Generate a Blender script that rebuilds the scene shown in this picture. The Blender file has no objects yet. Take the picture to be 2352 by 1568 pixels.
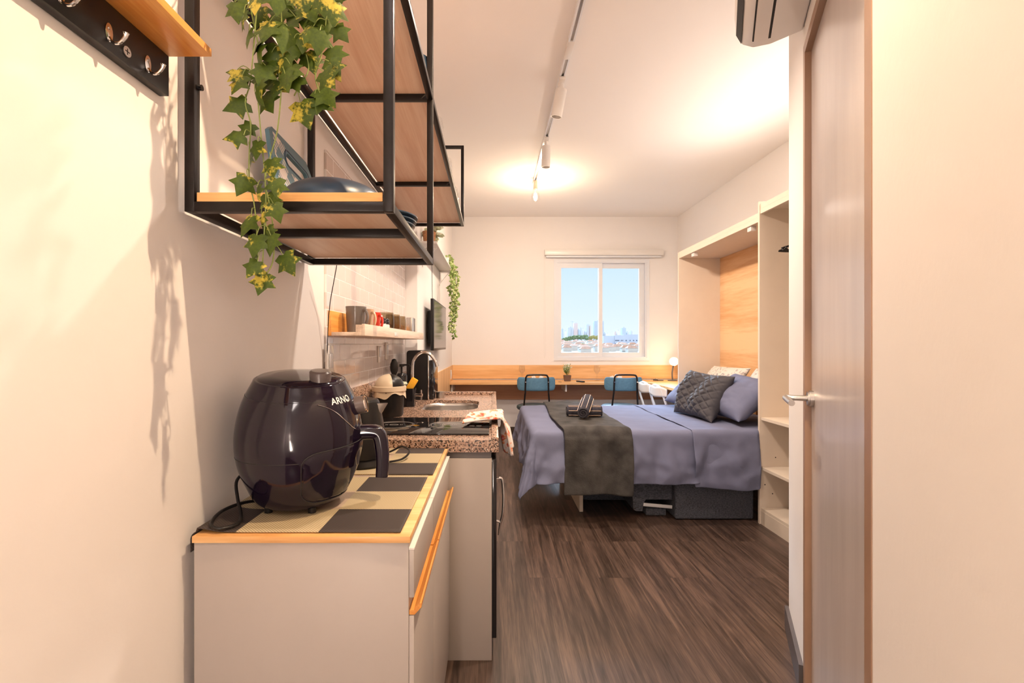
import bpy, bmesh, math, random
from mathutils import Vector, Matrix, noise
random.seed(7)
C = bpy.context.scene.collection
scn = bpy.context.scene
PI = math.pi
F = 1100.0; U0 = 1132.0; V0 = 790.0; H = 1.19     # focal length in px, vanishing point, eye height

# ------------------------------------------------------------------ camera, world, lights, exposure
cd = bpy.data.cameras.new('camera'); cam = bpy.data.objects.new('camera', cd); C.objects.link(cam)
cam.location = (0, 0, H); cam.rotation_euler = (PI/2, 0, 0)
cd.sensor_width = 36; cd.lens = 36*F/2352; cd.shift_x = (1176-U0)/2352; cd.shift_y = (V0-784)/2352
cd.clip_start = 0.02; cd.clip_end = 6000
scn.camera = cam
scn.view_settings.view_transform = 'Standard'; scn.view_settings.look = 'None'
scn.view_settings.gamma = 1; scn.view_settings.use_curve_mapping = False
scn.view_settings.exposure = 0.36

w = bpy.data.worlds.new('World'); scn.world = w; w.use_nodes = True
nt = w.node_tree; nt.nodes.clear()
out = nt.nodes.new('ShaderNodeOutputWorld'); bg = nt.nodes.new('ShaderNodeBackground')
tc = nt.nodes.new('ShaderNodeTexCoord'); sp = nt.nodes.new('ShaderNodeSeparateXYZ')
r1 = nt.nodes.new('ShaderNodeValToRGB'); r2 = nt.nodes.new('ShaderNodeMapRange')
nt.links.new(tc.outputs['Generated'], sp.inputs[0]); nt.links.new(sp.outputs[2], r1.inputs[0])
e = r1.color_ramp.elements
e[0].position = 0.0; e[0].color = (0.72, 0.82, 0.90, 1); e[1].position = 0.22; e[1].color = (0.46, 0.66, 0.88, 1)
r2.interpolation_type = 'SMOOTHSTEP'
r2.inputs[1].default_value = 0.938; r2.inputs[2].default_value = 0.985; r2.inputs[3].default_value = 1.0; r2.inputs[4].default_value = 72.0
dt = nt.nodes.new('ShaderNodeVectorMath'); dt.operation = 'DOT_PRODUCT'; dt.inputs[1].default_value = Vector((-0.12, 0.857, 0.50)).normalized()   # bright lobe added to the sky above the window view, to light the room
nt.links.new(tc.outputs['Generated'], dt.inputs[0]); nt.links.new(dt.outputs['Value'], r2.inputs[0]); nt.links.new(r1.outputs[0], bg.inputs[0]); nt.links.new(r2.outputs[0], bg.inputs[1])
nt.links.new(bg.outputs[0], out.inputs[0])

def lamp(name, typ, loc, power, color, target=None, size=0.03, angle=None, blend=0.6):
    d = bpy.data.lights.new(name, typ); d.energy = power; d.color = color
    if typ in ('POINT', 'SPOT'): d.shadow_soft_size = size
    if typ == 'SPOT': d.spot_size = math.radians(angle); d.spot_blend = blend
    o = bpy.data.objects.new(name, d); C.objects.link(o); o.location = loc
    if target is not None:
        o.rotation_euler = (Vector(target)-Vector(loc)).to_track_quat('-Z', 'Y').to_euler()
    return o
WARM2 = (1.0, 0.825, 0.68)
sun = lamp('sun', 'SUN', (0, -50, 60), 1.5, (1.0, 0.95, 0.88), (-30, 60, 0)); sun.data.angle = 0.01
lamp('track_key_light', 'SPOT', (0.40, 0.80, 2.62), 92, (1.0, 0.73, 0.47), (-0.55, 0.95, 1.0), 0.012, 125, 0.35)
lamp('track_mid_light', 'SPOT', (0.43, 1.95, 2.60), 75, WARM2, (0.1, 2.5, 0.6), 0.04, 165, 0.8)
lamp('track_spot_light_near', 'SPOT', (0.39, 3.02, 2.55), 80, WARM2, (1.3, 3.6, 0.5), 0.04, 165, 0.8)
lamp('track_spot_light_far', 'SPOT', (0.43, 3.90, 2.55), 50, WARM2, (0.6, 5.0, 0.3), 0.04, 165, 0.8)
lamp('filament_bulb_light', 'POINT', (0.455, 4.84, 2.56), 16, (1.0, 0.76, 0.52), None, 0.05)
lamp('desk_lamp_light', 'POINT', (2.23, 6.02, 0.98), 2.2, (1.0, 0.75, 0.45), None, 0.03)
entry_fill = lamp('entry_ceiling_fill', 'AREA', (0.3, -0.6, 2.82), 72, (1.0, 0.88, 0.84), (0.2, 0.6, 0)); entry_fill.data.size = 1.2  # soft fill added overhead behind the camera, no fitting belongs to it
low_fill = lamp('entry_low_fill', 'AREA', (0.15, -1.15, 0.95), 195, (1.0, 0.84, 0.73), (0.25, 3.2, 3.0)); low_fill.data.size = 0.9  # second added fill, low behind the camera, lifts ceiling and shaded walls
cove = lamp('wardrobe_top_fill', 'AREA', (2.05, 3.1, 2.22), 11, (1.0, 0.85, 0.74), (1.3, 3.0, 2.87)); cove.data.shape = 'RECTANGLE'; cove.data.size = 1.8; cove.data.size_y = 0.1  # added uplight to brighten the ceiling; the wardrobe itself carries no lamp
pt = lamp('window_portal', 'AREA', (1.435, 6.33, 1.64), 1, (1, 1, 1), (1.435, 0, 1.64))
pt.data.shape = 'RECTANGLE'; pt.data.size = 1.25; pt.data.size_y = 1.33; pt.data.cycles.is_portal = True

# ------------------------------------------------------------------ helpers
def P(u, v, k): return Vector(((u-U0)*k, F*k, H-(v-V0)*k))
def srgb(r, g, b):
    f = lambda c: ((c/255)/12.92 if c/255 <= 0.04045 else ((c/255+0.055)/1.055)**2.4)
    return (f(r), f(g), f(b), 1)
def tag(o, label=None, cat=None, group=None, kind=None):
    if label: o['label'] = label
    if cat: o['category'] = cat
    if group: o['group'] = group
    if kind: o['kind'] = kind
    return o
def thing(name, loc, label, cat, group=None, kind=None):
    o = bpy.data.objects.new(name, None); C.objects.link(o); o.location = loc; o.empty_display_size = 0.05
    return tag(o, label, cat, group, kind)
def wloc(o):
    v = Vector((0, 0, 0))
    while o is not None: v = v+o.location; o = o.parent
    return v
class MB:
    """collects geometry in world coordinates"""
    def __init__(s): s.bm = bmesh.new()
    def box(s, x0, x1, y0, y1, z0, z1, bev=0.0, seg=2, M=None):
        t = bmesh.new(); bmesh.ops.create_cube(t, size=1)
        for v in t.verts: v.co = Vector(((x0+x1)/2+v.co.x*(x1-x0), (y0+y1)/2+v.co.y*(y1-y0), (z0+z1)/2+v.co.z*(z1-z0)))
        if bev: bmesh.ops.bevel(t, geom=list(t.edges), offset=bev, segments=seg, profile=0.5, affect='EDGES')
        if M is not None: t.transform(M)
        s.merge(t); return s
    def merge(s, t):
        me = bpy.data.meshes.new('tmp'); t.to_mesh(me); t.free(); s.bm.from_mesh(me); bpy.data.meshes.remove(me)
    def grid(s, f, nu, nv, closeu=False, closev=False):
        vs = [[s.bm.verts.new(f(i/nu, j/nv)) for j in range(nv if closev else nv+1)] for i in range(nu if closeu else nu+1)]
        for i in range(nu):
            for j in range(nv):
                a = vs[i][j]; b = vs[(i+1) % len(vs)][j]; c = vs[(i+1) % len(vs)][(j+1) % len(vs[0])]; d = vs[i][(j+1) % len(vs[0])]
                try: s.bm.faces.new((a, b, c, d))
                except ValueError: pass
        return vs
    def lathe(s, prof, c, n=32, sx=1.0, sy=1.0, R=None):
        c = Vector(c); rings = []
        for r, z in prof:
            if r < 1e-5:
                p = Vector((0, 0, z)); p = (R @ p if R else p)+c; rings.append([s.bm.verts.new(p)])
            else:
                q = []
                for i in range(n):
                    a = 2*PI*i/n; p = Vector((r*math.cos(a)*sx, r*math.sin(a)*sy, z)); p = (R @ p if R else p)+c; q.append(s.bm.verts.new(p))
                rings.append(q)
        for A, B in zip(rings, rings[1:]):
            if len(A) == 1 and len(B) == 1: continue
            for i in range(n):
                j = (i+1) % n
                if len(A) == 1: s.bm.faces.new((A[0], B[j], B[i]))
                elif len(B) == 1: s.bm.faces.new((A[i], A[j], B[0]))
                else: s.bm.faces.new((A[i], A[j], B[j], B[i]))
        return s
    def cyl(s, p0, p1, r0, r1=None, n=16):
        p0 = Vector(p0); p1 = Vector(p1); r1 = r0 if r1 is None else r1; d = p1-p0; L = d.length
        R = d.to_track_quat('Z', 'Y').to_matrix()
        return s.lathe([(0, 0), (r0, 0), (r1, L), (0, L)], p0, n, R=R)
    def tube(s, pts, r, n=8, closed=False, cap=True, sub=1):
        pts = [Vector(p) for p in pts]
        if sub > 1: pts = smooth(pts, sub, closed)
        N = len(pts); rings = []; up = None
        for i, p in enumerate(pts):
            if closed: d = pts[(i+1) % N]-pts[i-1]
            else: d = pts[min(i+1, N-1)]-pts[max(i-1, 0)]
            if d.length < 1e-9: d = Vector((0, 0, 1))
            d.normalize()
            if up is None:
                up = Vector((0, 0, 1)) if abs(d.z) < 0.9 else Vector((1, 0, 0))
            a = d.cross(up); a.normalize(); b = a.cross(d); up = b
            rr = r(i/(N-1)) if callable(r) else r
            rings.append([s.bm.verts.new(p+a*math.cos(2*PI*j/n)*rr+b*math.sin(2*PI*j/n)*rr) for j in range(n)])
        for i in range(N if closed else N-1):
            A = rings[i]; B = rings[(i+1) % N]
            for j in range(n): s.bm.faces.new((A[j], A[(j+1) % n], B[(j+1) % n], B[j]))
        if cap and not closed: s.bm.faces.new(rings[0][::-1]); s.bm.faces.new(rings[-1])
        return s
    def plate(s, outer, holes, f, t0, t1):
        """flat plate with holes; f maps (a,b,t) to a point"""
        t = bmesh.new(); es = []; loops = []
        for lp in [outer]+list(holes):
            vs = [t.verts.new((a, b, 0)) for a, b in lp]; loops.append(vs)
            es += [t.edges.new((vs[i], vs[(i+1) % len(vs)])) for i in range(len(vs))]
        bmesh.ops.triangle_fill(t, use_beauty=True, use_dissolve=False, edges=es)
        tris = [[(v.co.x, v.co.y) for v in fa.verts] for fa in t.faces]
        t.free()
        key = {}
        def V(a, b, tt):
            kk = (round(a, 5), round(b, 5), tt)
            if kk not in key: key[kk] = s.bm.verts.new(f(a, b, tt))
            return key[kk]
        for tr in tris:
            s.bm.faces.new([V(a, b, t1) for a, b in tr]); s.bm.faces.new([V(a, b, t0) for a, b in tr][::-1])
        for lp in [outer]+list(holes):
            for i in range(len(lp)):
                a, b = lp[i]; c, d = lp[(i+1) % len(lp)]
                s.bm.faces.new((V(a, b, t0), V(c, d, t0), V(c, d, t1), V(a, b, t1)))
        return s
    def build(s, name, m, parent=None, flat=False, loc=None, auto=40, keep=False):
        bm = s.bm
        bmesh.ops.recalc_face_normals(bm, faces=list(bm.faces))
        me = bpy.data.meshes.new(name)
        if parent is not None: off = wloc(parent)
        elif loc is not None: off = Vector(loc)
        else:
            xs = [v.co for v in bm.verts]; off = Vector(((min(v.x for v in xs)+max(v.x for v in xs))/2, (min(v.y for v in xs)+max(v.y for v in xs))/2, min(v.z for v in xs)))
        bmesh.ops.translate(bm, verts=list(bm.verts), vec=-off)
        bm.to_mesh(me)
        if not keep: bm.free()
        ms = m if isinstance(m, (list, tuple)) else [m]
        for q in ms: me.materials.append(q)
        if not flat:
            for p in me.polygons: p.use_smooth = True
            me.set_sharp_from_angle(angle=math.radians(auto))
        o = bpy.data.objects.new(name, me); C.objects.link(o)
        if parent is not None: o.parent = parent
        else: o.location = off
        return o
def smooth(pts, sub, closed=False):
    N = len(pts); outp = []
    for i in range(N if closed else N-1):
        g = lambda q: pts[q % N] if closed else pts[max(0, min(N-1, q))]
        p0, p1, p2, p3 = g(i-1), g(i), g(i+1), g(i+2)
        for k in range(sub):
            t = k/sub
            outp.append(0.5*((2*p1)+(p2-p0)*t+(2*p0-5*p1+4*p2-p3)*t*t+(3*p1-p0-3*p2+p3)*t**3))
    if not closed: outp.append(pts[-1])
    return outp
def rrect(x0, x1, y0, y1, r, n=6):
    pts = []
    for cx, cy, a0 in ((x1-r, y1-r, 0), (x0+r, y1-r, 90), (x0+r, y0+r, 180), (x1-r, y0+r, 270)):
        for i in range(n+1):
            a = math.radians(a0+90*i/n); pts.append((cx+r*math.cos(a), cy+r*math.sin(a)))
    return pts
def copy_tree(o, parent=None):
    c = o.copy(); C.objects.link(c)
    if parent is not None: c.parent = parent
    for ch in [q for q in list(C.objects) if q.parent is o]: copy_tree(ch, c)
    return c
def struct(name, mb, m, **kw): return tag(mb.build(name, m, flat=kw.pop('flat', True), **kw), kind='structure')

# ------------------------------------------------------------------ materials
def newmat(name):
    m = bpy.data.materials.new(name); m.use_nodes = True
    return m, m.node_tree, m.node_tree.nodes['Principled BSDF']
def N(nt, t, **kw):
    n = nt.nodes.new(t)
    for a, b in kw.items(): setattr(n, a, b)
    return n
def plain(name, col, rough=0.5, metal=0.0, var=0.06, scale=8.0, bump=0.0, bscale=60.0, stretch=(1, 1, 1), coat=0.0, spec=None):
    """a colour with soft procedural variation and an optional fine bump"""
    m, nt, b = newmat(name); tc = N(nt, 'ShaderNodeTexCoord'); mp = N(nt, 'ShaderNodeMapping'); mp.inputs['Scale'].default_value = stretch
    nt.links.new(tc.outputs['Object'], mp.inputs[0])
    n = N(nt, 'ShaderNodeTexNoise'); n.inputs['Scale'].default_value = scale; n.inputs['Detail'].default_value = 4
    nt.links.new(mp.outputs[0], n.inputs['Vector'])
    r = N(nt, 'ShaderNodeValToRGB'); nt.links.new(n.outputs[0], r.inputs[0])
    r.color_ramp.elements[0].position = 0.3; r.color_ramp.elements[1].position = 0.7
    r.color_ramp.elements[0].color = tuple(c*(1-var) for c in col[:3])+(1,)
    r.color_ramp.elements[1].color = tuple(min(1, c*(1+var)) for c in col[:3])+(1,)
    nt.links.new(r.outputs[0], b.inputs['Base Color'])
    b.inputs['Roughness'].default_value = rough; b.inputs['Metallic'].default_value = metal
    if coat: b.inputs['Coat Weight'].default_value = coat; b.inputs['Coat Roughness'].default_value = 0.05
    if spec is not None: b.inputs['Specular IOR Level'].default_value = spec
    if bump:
        n2 = N(nt, 'ShaderNodeTexNoise'); n2.inputs['Scale'].default_value = bscale; n2.inputs['Detail'].default_value = 3
        nt.links.new(mp.outputs[0], n2.inputs['Vector'])
        bp = N(nt, 'ShaderNodeBump'); bp.inputs['Strength'].default_value = bump; bp.inputs['Distance'].default_value = 0.002
        nt.links.new(n2.outputs[0], bp.inputs['Height']); nt.links.new(bp.outputs[0], b.inputs['Normal'])
    return m
def wood(name, c1, c2, axis='Y', scale=14.0, rough=0.4, ratio=0.06, contrast=(0.35, 0.65), knots=False):
    m, nt, b = newmat(name); tc = N(nt, 'ShaderNodeTexCoord'); mp = N(nt, 'ShaderNodeMapping')
    st = {'X': (ratio, 1, 1), 'Y': (1, ratio, 1), 'Z': (1, 1, ratio)}[axis]; mp.inputs['Scale'].default_value = st
    nt.links.new(tc.outputs['Object'], mp.inputs[0])
    n = N(nt, 'ShaderNodeTexNoise'); n.inputs['Scale'].default_value = scale; n.inputs['Detail'].default_value = 6; n.inputs['Distortion'].default_value = 0.6
    n2 = N(nt, 'ShaderNodeTexNoise'); n2.inputs['Scale'].default_value = scale*9; n2.inputs['Detail'].default_value = 3
    nt.links.new(mp.outputs[0], n.inputs['Vector']); nt.links.new(mp.outputs[0], n2.inputs['Vector'])
    mx = N(nt, 'ShaderNodeMath', operation='MULTIPLY_ADD'); mx.inputs[1].default_value = 0.35
    nt.links.new(n2.outputs[0], mx.inputs[0])
    sb = N(nt, 'ShaderNodeMath', operation='MULTIPLY_ADD'); sb.inputs[1].default_value = 1.0; sb.inputs[2].default_value = -0.17
    nt.links.new(n.outputs[0], sb.inputs[0]); nt.links.new(sb.outputs[0], mx.inputs[2])
    r = N(nt, 'ShaderNodeValToRGB'); nt.links.new(mx.outputs[0], r.inputs[0])
    r.color_ramp.elements[0].position = contrast[0]; r.color_ramp.elements[1].position = contrast[1]
    r.color_ramp.elements[0].color = c1; r.color_ramp.elements[1].color = c2
    nt.links.new(r.outputs[0], b.inputs['Base Color']); b.inputs['Roughness'].default_value = rough
    return m
def emit(name, col, s):
    m, nt, b = newmat(name); b.inputs['Base Color'].default_value = col; b.inputs['Emission Color'].default_value = col; b.inputs['Emission Strength'].default_value = s
    return m
def glassm(name, col=(1, 1, 1, 1), rough=0.0, ior=1.45, thin=True, tint=0.9):
    """transparent + glossy mix, so light passes the pane"""
    m, nt, b = newmat(name); o = nt.nodes['Material Output']; nt.nodes.remove(b)
    t = N(nt, 'ShaderNodeBsdfTransparent'); t.inputs[0].default_value = tuple(c*tint for c in col[:3])+(1,)
    g = N(nt, 'ShaderNodeBsdfGlossy'); g.inputs['Roughness'].default_value = rough
    lw = N(nt, 'ShaderNodeLayerWeight'); lw.inputs[0].default_value = 0.5
    pw = N(nt, 'ShaderNodeMath', operation='POWER'); pw.inputs[1].default_value = 3.0; nt.links.new(lw.outputs['Facing'], pw.inputs[0])
    fr = N(nt, 'ShaderNodeMath', operation='MULTIPLY_ADD'); fr.inputs[1].default_value = 0.35; fr.inputs[2].default_value = 0.03 if ior > 1.3 else 0.008; nt.links.new(pw.outputs[0], fr.inputs[0])
    mx = N(nt, 'ShaderNodeMixShader'); nt.links.new(fr.outputs[0], mx.inputs[0]); nt.links.new(t.outputs[0], mx.inputs[1]); nt.links.new(g.outputs[0], mx.inputs[2])
    nt.links.new(mx.outputs[0], o.inputs[0]); return m

M = {}
M['wall'] = plain('wall_paint', (0.83, 0.79, 0.765, 1), 0.75, var=0.015, scale=2, bump=0.25, bscale=45)
M['ceil'] = plain('ceiling_paint', (0.88, 0.845, 0.82, 1), 0.85, var=0.01, scale=1.5)
M['white'] = plain('white_laminate', (0.74, 0.70, 0.66, 1), 0.4, var=0.015)
M['cream'] = plain('cream_laminate', (0.74, 0.635, 0.52, 1), 0.45, var=0.02)
M['alu'] = plain('white_aluminium', (0.76, 0.77, 0.80, 1), 0.35, var=0.01)
M['black_metal'] = plain('black_powder_coat', (0.010, 0.007, 0.0065, 1), 0.34, var=0.25, scale=30, bump=0.1, bscale=300, spec=0.28)
M['shelfwood'] = wood('shelf_oak_laminate', srgb(222, 180, 150), srgb(238, 206, 180), 'Y', 22, 0.45, 0.04)
M['edgewood'] = wood('pine_edge', srgb(214, 152, 84), srgb(240, 190, 124), 'X', 26, 0.4, 0.05)
M['pine'] = wood('varnished_pine', srgb(214, 138, 62), srgb(240, 182, 104), 'Y', 22, 0.32, 0.06)
M['pineX'] = wood('varnished_pine_cross', srgb(216, 160, 98), srgb(240, 196, 138), 'X', 20, 0.35, 0.06)
M['desk'] = wood('desk_oak', srgb(214, 160, 102), srgb(238, 194, 138), 'X', 10, 0.42, 0.06)
M['deskY'] = wood('desk_oak_cross', srgb(214, 165, 115), srgb(238, 196, 148), 'Z', 12, 0.42, 0.05)
M['apron'] = wood('desk_apron_oak', srgb(190, 138, 104), srgb(212, 162, 126), 'X', 10, 0.5, 0.06)
M['niche'] = wood('headboard_oak', srgb(222, 166, 112), srgb(242, 202, 154), 'Y', 7, 0.42, 0.09)
M['palewood'] = wood('pale_raw_pine', srgb(196, 170, 150), srgb(236, 216, 200), 'Y', 22, 0.5, 0.05)
M['grey_lam'] = plain('greige_laminate', (0.43, 0.38, 0.345, 1), 0.45, var=0.015)
M['grey_dark'] = plain('greige_shadow_gap', (0.16, 0.145, 0.14, 1), 0.5)
M['chrome'] = plain('chrome', (0.75, 0.73, 0.72, 1), 0.12, 1.0, var=0.02)
M['steel'] = plain('brushed_steel', (0.55, 0.53, 0.51, 1), 0.28, 1.0, var=0.05, scale=6, stretch=(1, 30, 1))
M['blackp'] = plain('black_plastic', (0.011, 0.0095, 0.0095, 1), 0.33, var=0.1, spec=0.32)
M['blackgloss'] = plain('black_gloss', (0.012, 0.011, 0.013, 1), 0.08, var=0.1)
M['fryer'] = plain('aubergine_gloss_plastic', (0.008, 0.004, 0.012, 1), 0.08, var=0.1, spec=0.5)
M['fryer_trim'] = plain('taupe_plastic', (0.11, 0.085, 0.08, 1), 0.3, var=0.05)
M['lav'] = plain('lavender_cotton', (0.18, 0.193, 0.288, 1), 0.9, var=0.05, scale=5, bump=0.35, bscale=220, spec=0.1)
M['lavp'] = plain('lavender_pillow_cotton', (0.17, 0.183, 0.275, 1), 0.9, var=0.05, scale=6, bump=0.35, bscale=220, spec=0.1)
M['quilt'] = plain('charcoal_quilted_fabric', (0.058, 0.054, 0.062, 1), 0.75, var=0.1, scale=20, bump=0.3, bscale=200)
M['throw'] = plain('dark_teal_plush', (0.050, 0.046, 0.043, 1), 0.95, var=0.5, scale=11, bump=1.0, bscale=120)
M['sofa'] = plain('charcoal_tweed', (0.075, 0.08, 0.10, 1), 0.95, var=0.55, scale=90, bump=0.8, bscale=300, stretch=(1, 1, 2))
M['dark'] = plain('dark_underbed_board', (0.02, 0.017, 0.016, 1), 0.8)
M['teal'] = plain('teal_blue_upholstery', (0.085, 0.20, 0.31, 1), 0.8, var=0.1, scale=50, bump=0.5, bscale=400)
M['tealdark'] = plain('dark_teal_seat_vinyl', (0.03, 0.06, 0.075, 1), 0.4, var=0.1)
M['bluecer'] = plain('slate_blue_plastic', (0.022, 0.045, 0.082, 1), 0.35, var=0.08)
M['tealcer'] = plain('teal_plastic', (0.075, 0.16, 0.21, 1), 0.4, var=0.04)
M['whitep'] = plain('white_plastic', (0.78, 0.74, 0.70, 1), 0.3, var=0.01)
M['creamp'] = plain('cream_plastic', (0.66, 0.54, 0.40, 1), 0.35, var=0.02)
M['mug_grey'] = plain('warm_grey_stoneware', (0.14, 0.12, 0.11, 1), 0.2, var=0.05)
M['mug_beige'] = plain('sand_stoneware', (0.62, 0.42, 0.28, 1), 0.2, var=0.05)
M['mug_red'] = plain('red_stoneware', (0.62, 0.05, 0.03, 1), 0.2, var=0.05)
M['glass'] = glassm('clear_glass', ior=1.5, tint=0.965)
M['smoke'] = glassm('smoky_olive_glass', (0.88, 0.83, 0.74, 1), ior=1.6)
M['pane'] = glassm('window_glass', ior=1.25, tint=0.985)
M['vine'] = plain('vine_stem', (0.22, 0.27, 0.06, 1), 0.6, var=0.2)
M['pot'] = plain('brown_pot', (0.14, 0.075, 0.05, 1), 0.7)
M['soil'] = plain('soil', (0.03, 0.02, 0.015, 1), 0.95, bump=1)
M['towel'] = plain('towel_white', (0.72, 0.66, 0.62, 1), 0.9, bump=0.6, bscale=250)
M['doorleaf'] = plain('brushed_taupe_door', (0.52, 0.46, 0.44, 1), 0.25, var=0.05, scale=3, stretch=(5, 5, 0.6), bump=0.05, bscale=30)
M['doorframe'] = plain('taupe_door_frame', (0.34, 0.21, 0.14, 1), 0.4, var=0.05)
M['skirt'] = plain('charcoal_skirting', (0.09, 0.08, 0.085, 1), 0.4, var=0.1)
M['skirt2'] = plain('brown_skirting', (0.085, 0.06, 0.045, 1), 0.5, var=0.1)
M['wicker'] = plain('wicker', (0.30, 0.13, 0.05, 1), 0.7, var=0.5, scale=60, bump=1, bscale=90, stretch=(1, 1, 3))
M['yellow'] = plain('yellow_sponge', (0.85, 0.42, 0.03, 1), 0.9, bump=1, bscale=200)
M['greenp'] = plain('pale_green_plastic', (0.45, 0.50, 0.38, 1), 0.5)
M['hobglass'] = plain('black_ceramic_glass', (0.012, 0.011, 0.012, 1), 0.02, var=0.05)
M['bulb'] = emit('glowing_bulb', (1.0, 0.80, 0.50, 1), 5.0)

def mat_leaf(name, g1, g2, y, cover=0.55, scale=9):
    m, nt, b = newmat(name); tc = N(nt, 'ShaderNodeTexCoord')
    n = N(nt, 'ShaderNodeTexNoise'); n.inputs['Scale'].default_value = scale; n.inputs['Detail'].default_value = 2
    n2 = N(nt, 'ShaderNodeTexNoise'); n2.inputs['Scale'].default_value = scale*9; n2.inputs['Detail'].default_value = 3
    nt.links.new(tc.outputs['Object'], n.inputs['Vector']); nt.links.new(tc.outputs['Object'], n2.inputs['Vector'])
    r = N(nt, 'ShaderNodeValToRGB'); r.color_ramp.elements[0].color = g1; r.color_ramp.elements[1].color = g2
    nt.links.new(n2.outputs[0], r.inputs[0])
    r2 = N(nt, 'ShaderNodeValToRGB'); r2.color_ramp.elements[0].position = cover; r2.color_ramp.elements[1].position = cover+0.08
    ad = N(nt, 'ShaderNodeMath', operation='MULTIPLY_ADD'); ad.inputs[1].default_value = 0.35
    nt.links.new(n2.outputs[0], ad.inputs[0]); 
    s = N(nt, 'ShaderNodeMath', operation='SUBTRACT'); s.inputs[1].default_value = 0.175; nt.links.new(n.outputs[0], s.inputs[0]); nt.links.new(s.outputs[0], ad.inputs[2])
    nt.links.new(ad.outputs[0], r2.inputs[0])
    mx = N(nt, 'ShaderNodeMixRGB'); nt.links.new(r2.outputs[0], mx.inputs[0]); nt.links.new(r.outputs[0], mx.inputs[1]); mx.inputs[2].default_value = y
    nt.links.new(mx.outputs[0], b.inputs['Base Color']); b.inputs['Roughness'].default_value = 0.5; b.inputs['Specular IOR Level'].default_value = 0.25
    return m
M['ivy'] = mat_leaf('variegated_ivy_leaf', (0.014, 0.034, 0.005, 1), (0.085, 0.125, 0.008, 1), (0.46, 0.37, 0.05, 1), 0.57, 20)
M['ivy2'] = mat_leaf('pale_edged_ivy_leaf', (0.10, 0.18, 0.03, 1), (0.26, 0.36, 0.08, 1), (0.72, 0.70, 0.38, 1), 0.52, 40)
M['sageleaf'] = mat_leaf('sage_leaf', (0.25, 0.26, 0.14, 1), (0.45, 0.45, 0.28, 1), (0.75, 0.72, 0.58, 1), 0.5, 30)

def mat_floor():
    m, nt, b = newmat('dark_oak_vinyl_planks'); tc = N(nt, 'ShaderNodeTexCoord')
    mp = N(nt, 'ShaderNodeMapping'); mp.inputs['Rotation'].default_value = (0, 0, PI/2)
    nt.links.new(tc.outputs['Object'], mp.inputs[0])
    br = N(nt, 'ShaderNodeTexBrick'); br.offset = 0.37; br.inputs['Scale'].default_value = 1.0
    br.inputs['Brick Width'].default_value = 1.22; br.inputs['Row Height'].default_value = 0.18; br.inputs['Mortar Size'].default_value = 0.0012
    br.inputs['Color1'].default_value = (0.30, 0.30, 0.30, 1); br.inputs['Color2'].default_value = (0.75, 0.75, 0.75, 1); br.inputs['Mortar'].default_value = (0, 0, 0, 1)
    nt.links.new(mp.outputs[0], br.inputs['Vector'])
    mp2 = N(nt, 'ShaderNodeMapping'); mp2.inputs['Scale'].default_value = (1, 0.045, 1); nt.links.new(tc.outputs['Object'], mp2.inputs[0])
    ad = N(nt, 'ShaderNodeVectorMath', operation='ADD'); nt.links.new(mp2.outputs[0], ad.inputs[0]); nt.links.new(br.outputs['Color'], ad.inputs[1])
    n = N(nt, 'ShaderNodeTexNoise'); n.inputs['Scale'].default_value = 30; n.inputs['Detail'].default_value = 8; n.inputs['Distortion'].default_value = 1.2
    nt.links.new(ad.outputs[0], n.inputs['Vector'])
    n2 = N(nt, 'ShaderNodeTexNoise'); n2.inputs['Scale'].default_value = 260; n2.inputs['Detail'].default_value = 3; nt.links.new(ad.outputs[0], n2.inputs['Vector'])
    mm = N(nt, 'ShaderNodeMath', operation='MULTIPLY_ADD'); mm.inputs[1].default_value = 0.45; nt.links.new(n2.outputs[0], mm.inputs[0])
    s = N(nt, 'ShaderNodeMath', operation='SUBTRACT'); s.inputs[1].default_value = 0.22; nt.links.new(n.outputs[0], s.inputs[0]); nt.links.new(s.outputs[0], mm.inputs[2])
    r = N(nt, 'ShaderNodeValToRGB'); r.color_ramp.elements[0].position = 0.34; r.color_ramp.elements[1].position = 0.72
    r.color_ramp.elements[0].color = (0.042, 0.025, 0.018, 1); r.color_ramp.elements[1].color = (0.185, 0.118, 0.088, 1)
    q = r.color_ramp.elements.new(0.52); q.color = (0.098, 0.062, 0.048, 1)
    nt.links.new(mm.outputs[0], r.inputs[0])
    mv = N(nt, 'ShaderNodeMixRGB', blend_type='MULTIPLY'); mv.inputs[0].default_value = 0.45
    nt.links.new(r.outputs[0], mv.inputs[1]); nt.links.new(br.outputs['Color'], mv.inputs[2])
    nt.links.new(mv.outputs[0], b.inputs['Base Color']); b.inputs['Roughness'].default_value = 0.36
    bp = N(nt, 'ShaderNodeBump'); bp.inputs['Strength'].default_value = 0.15; bp.inputs['Distance'].default_value = 0.001
    nt.links.new(n2.outputs[0], bp.inputs['Height']); nt.links.new(bp.outputs[0], b.inputs['Normal'])
    return m
M['floor'] = mat_floor()
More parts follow.
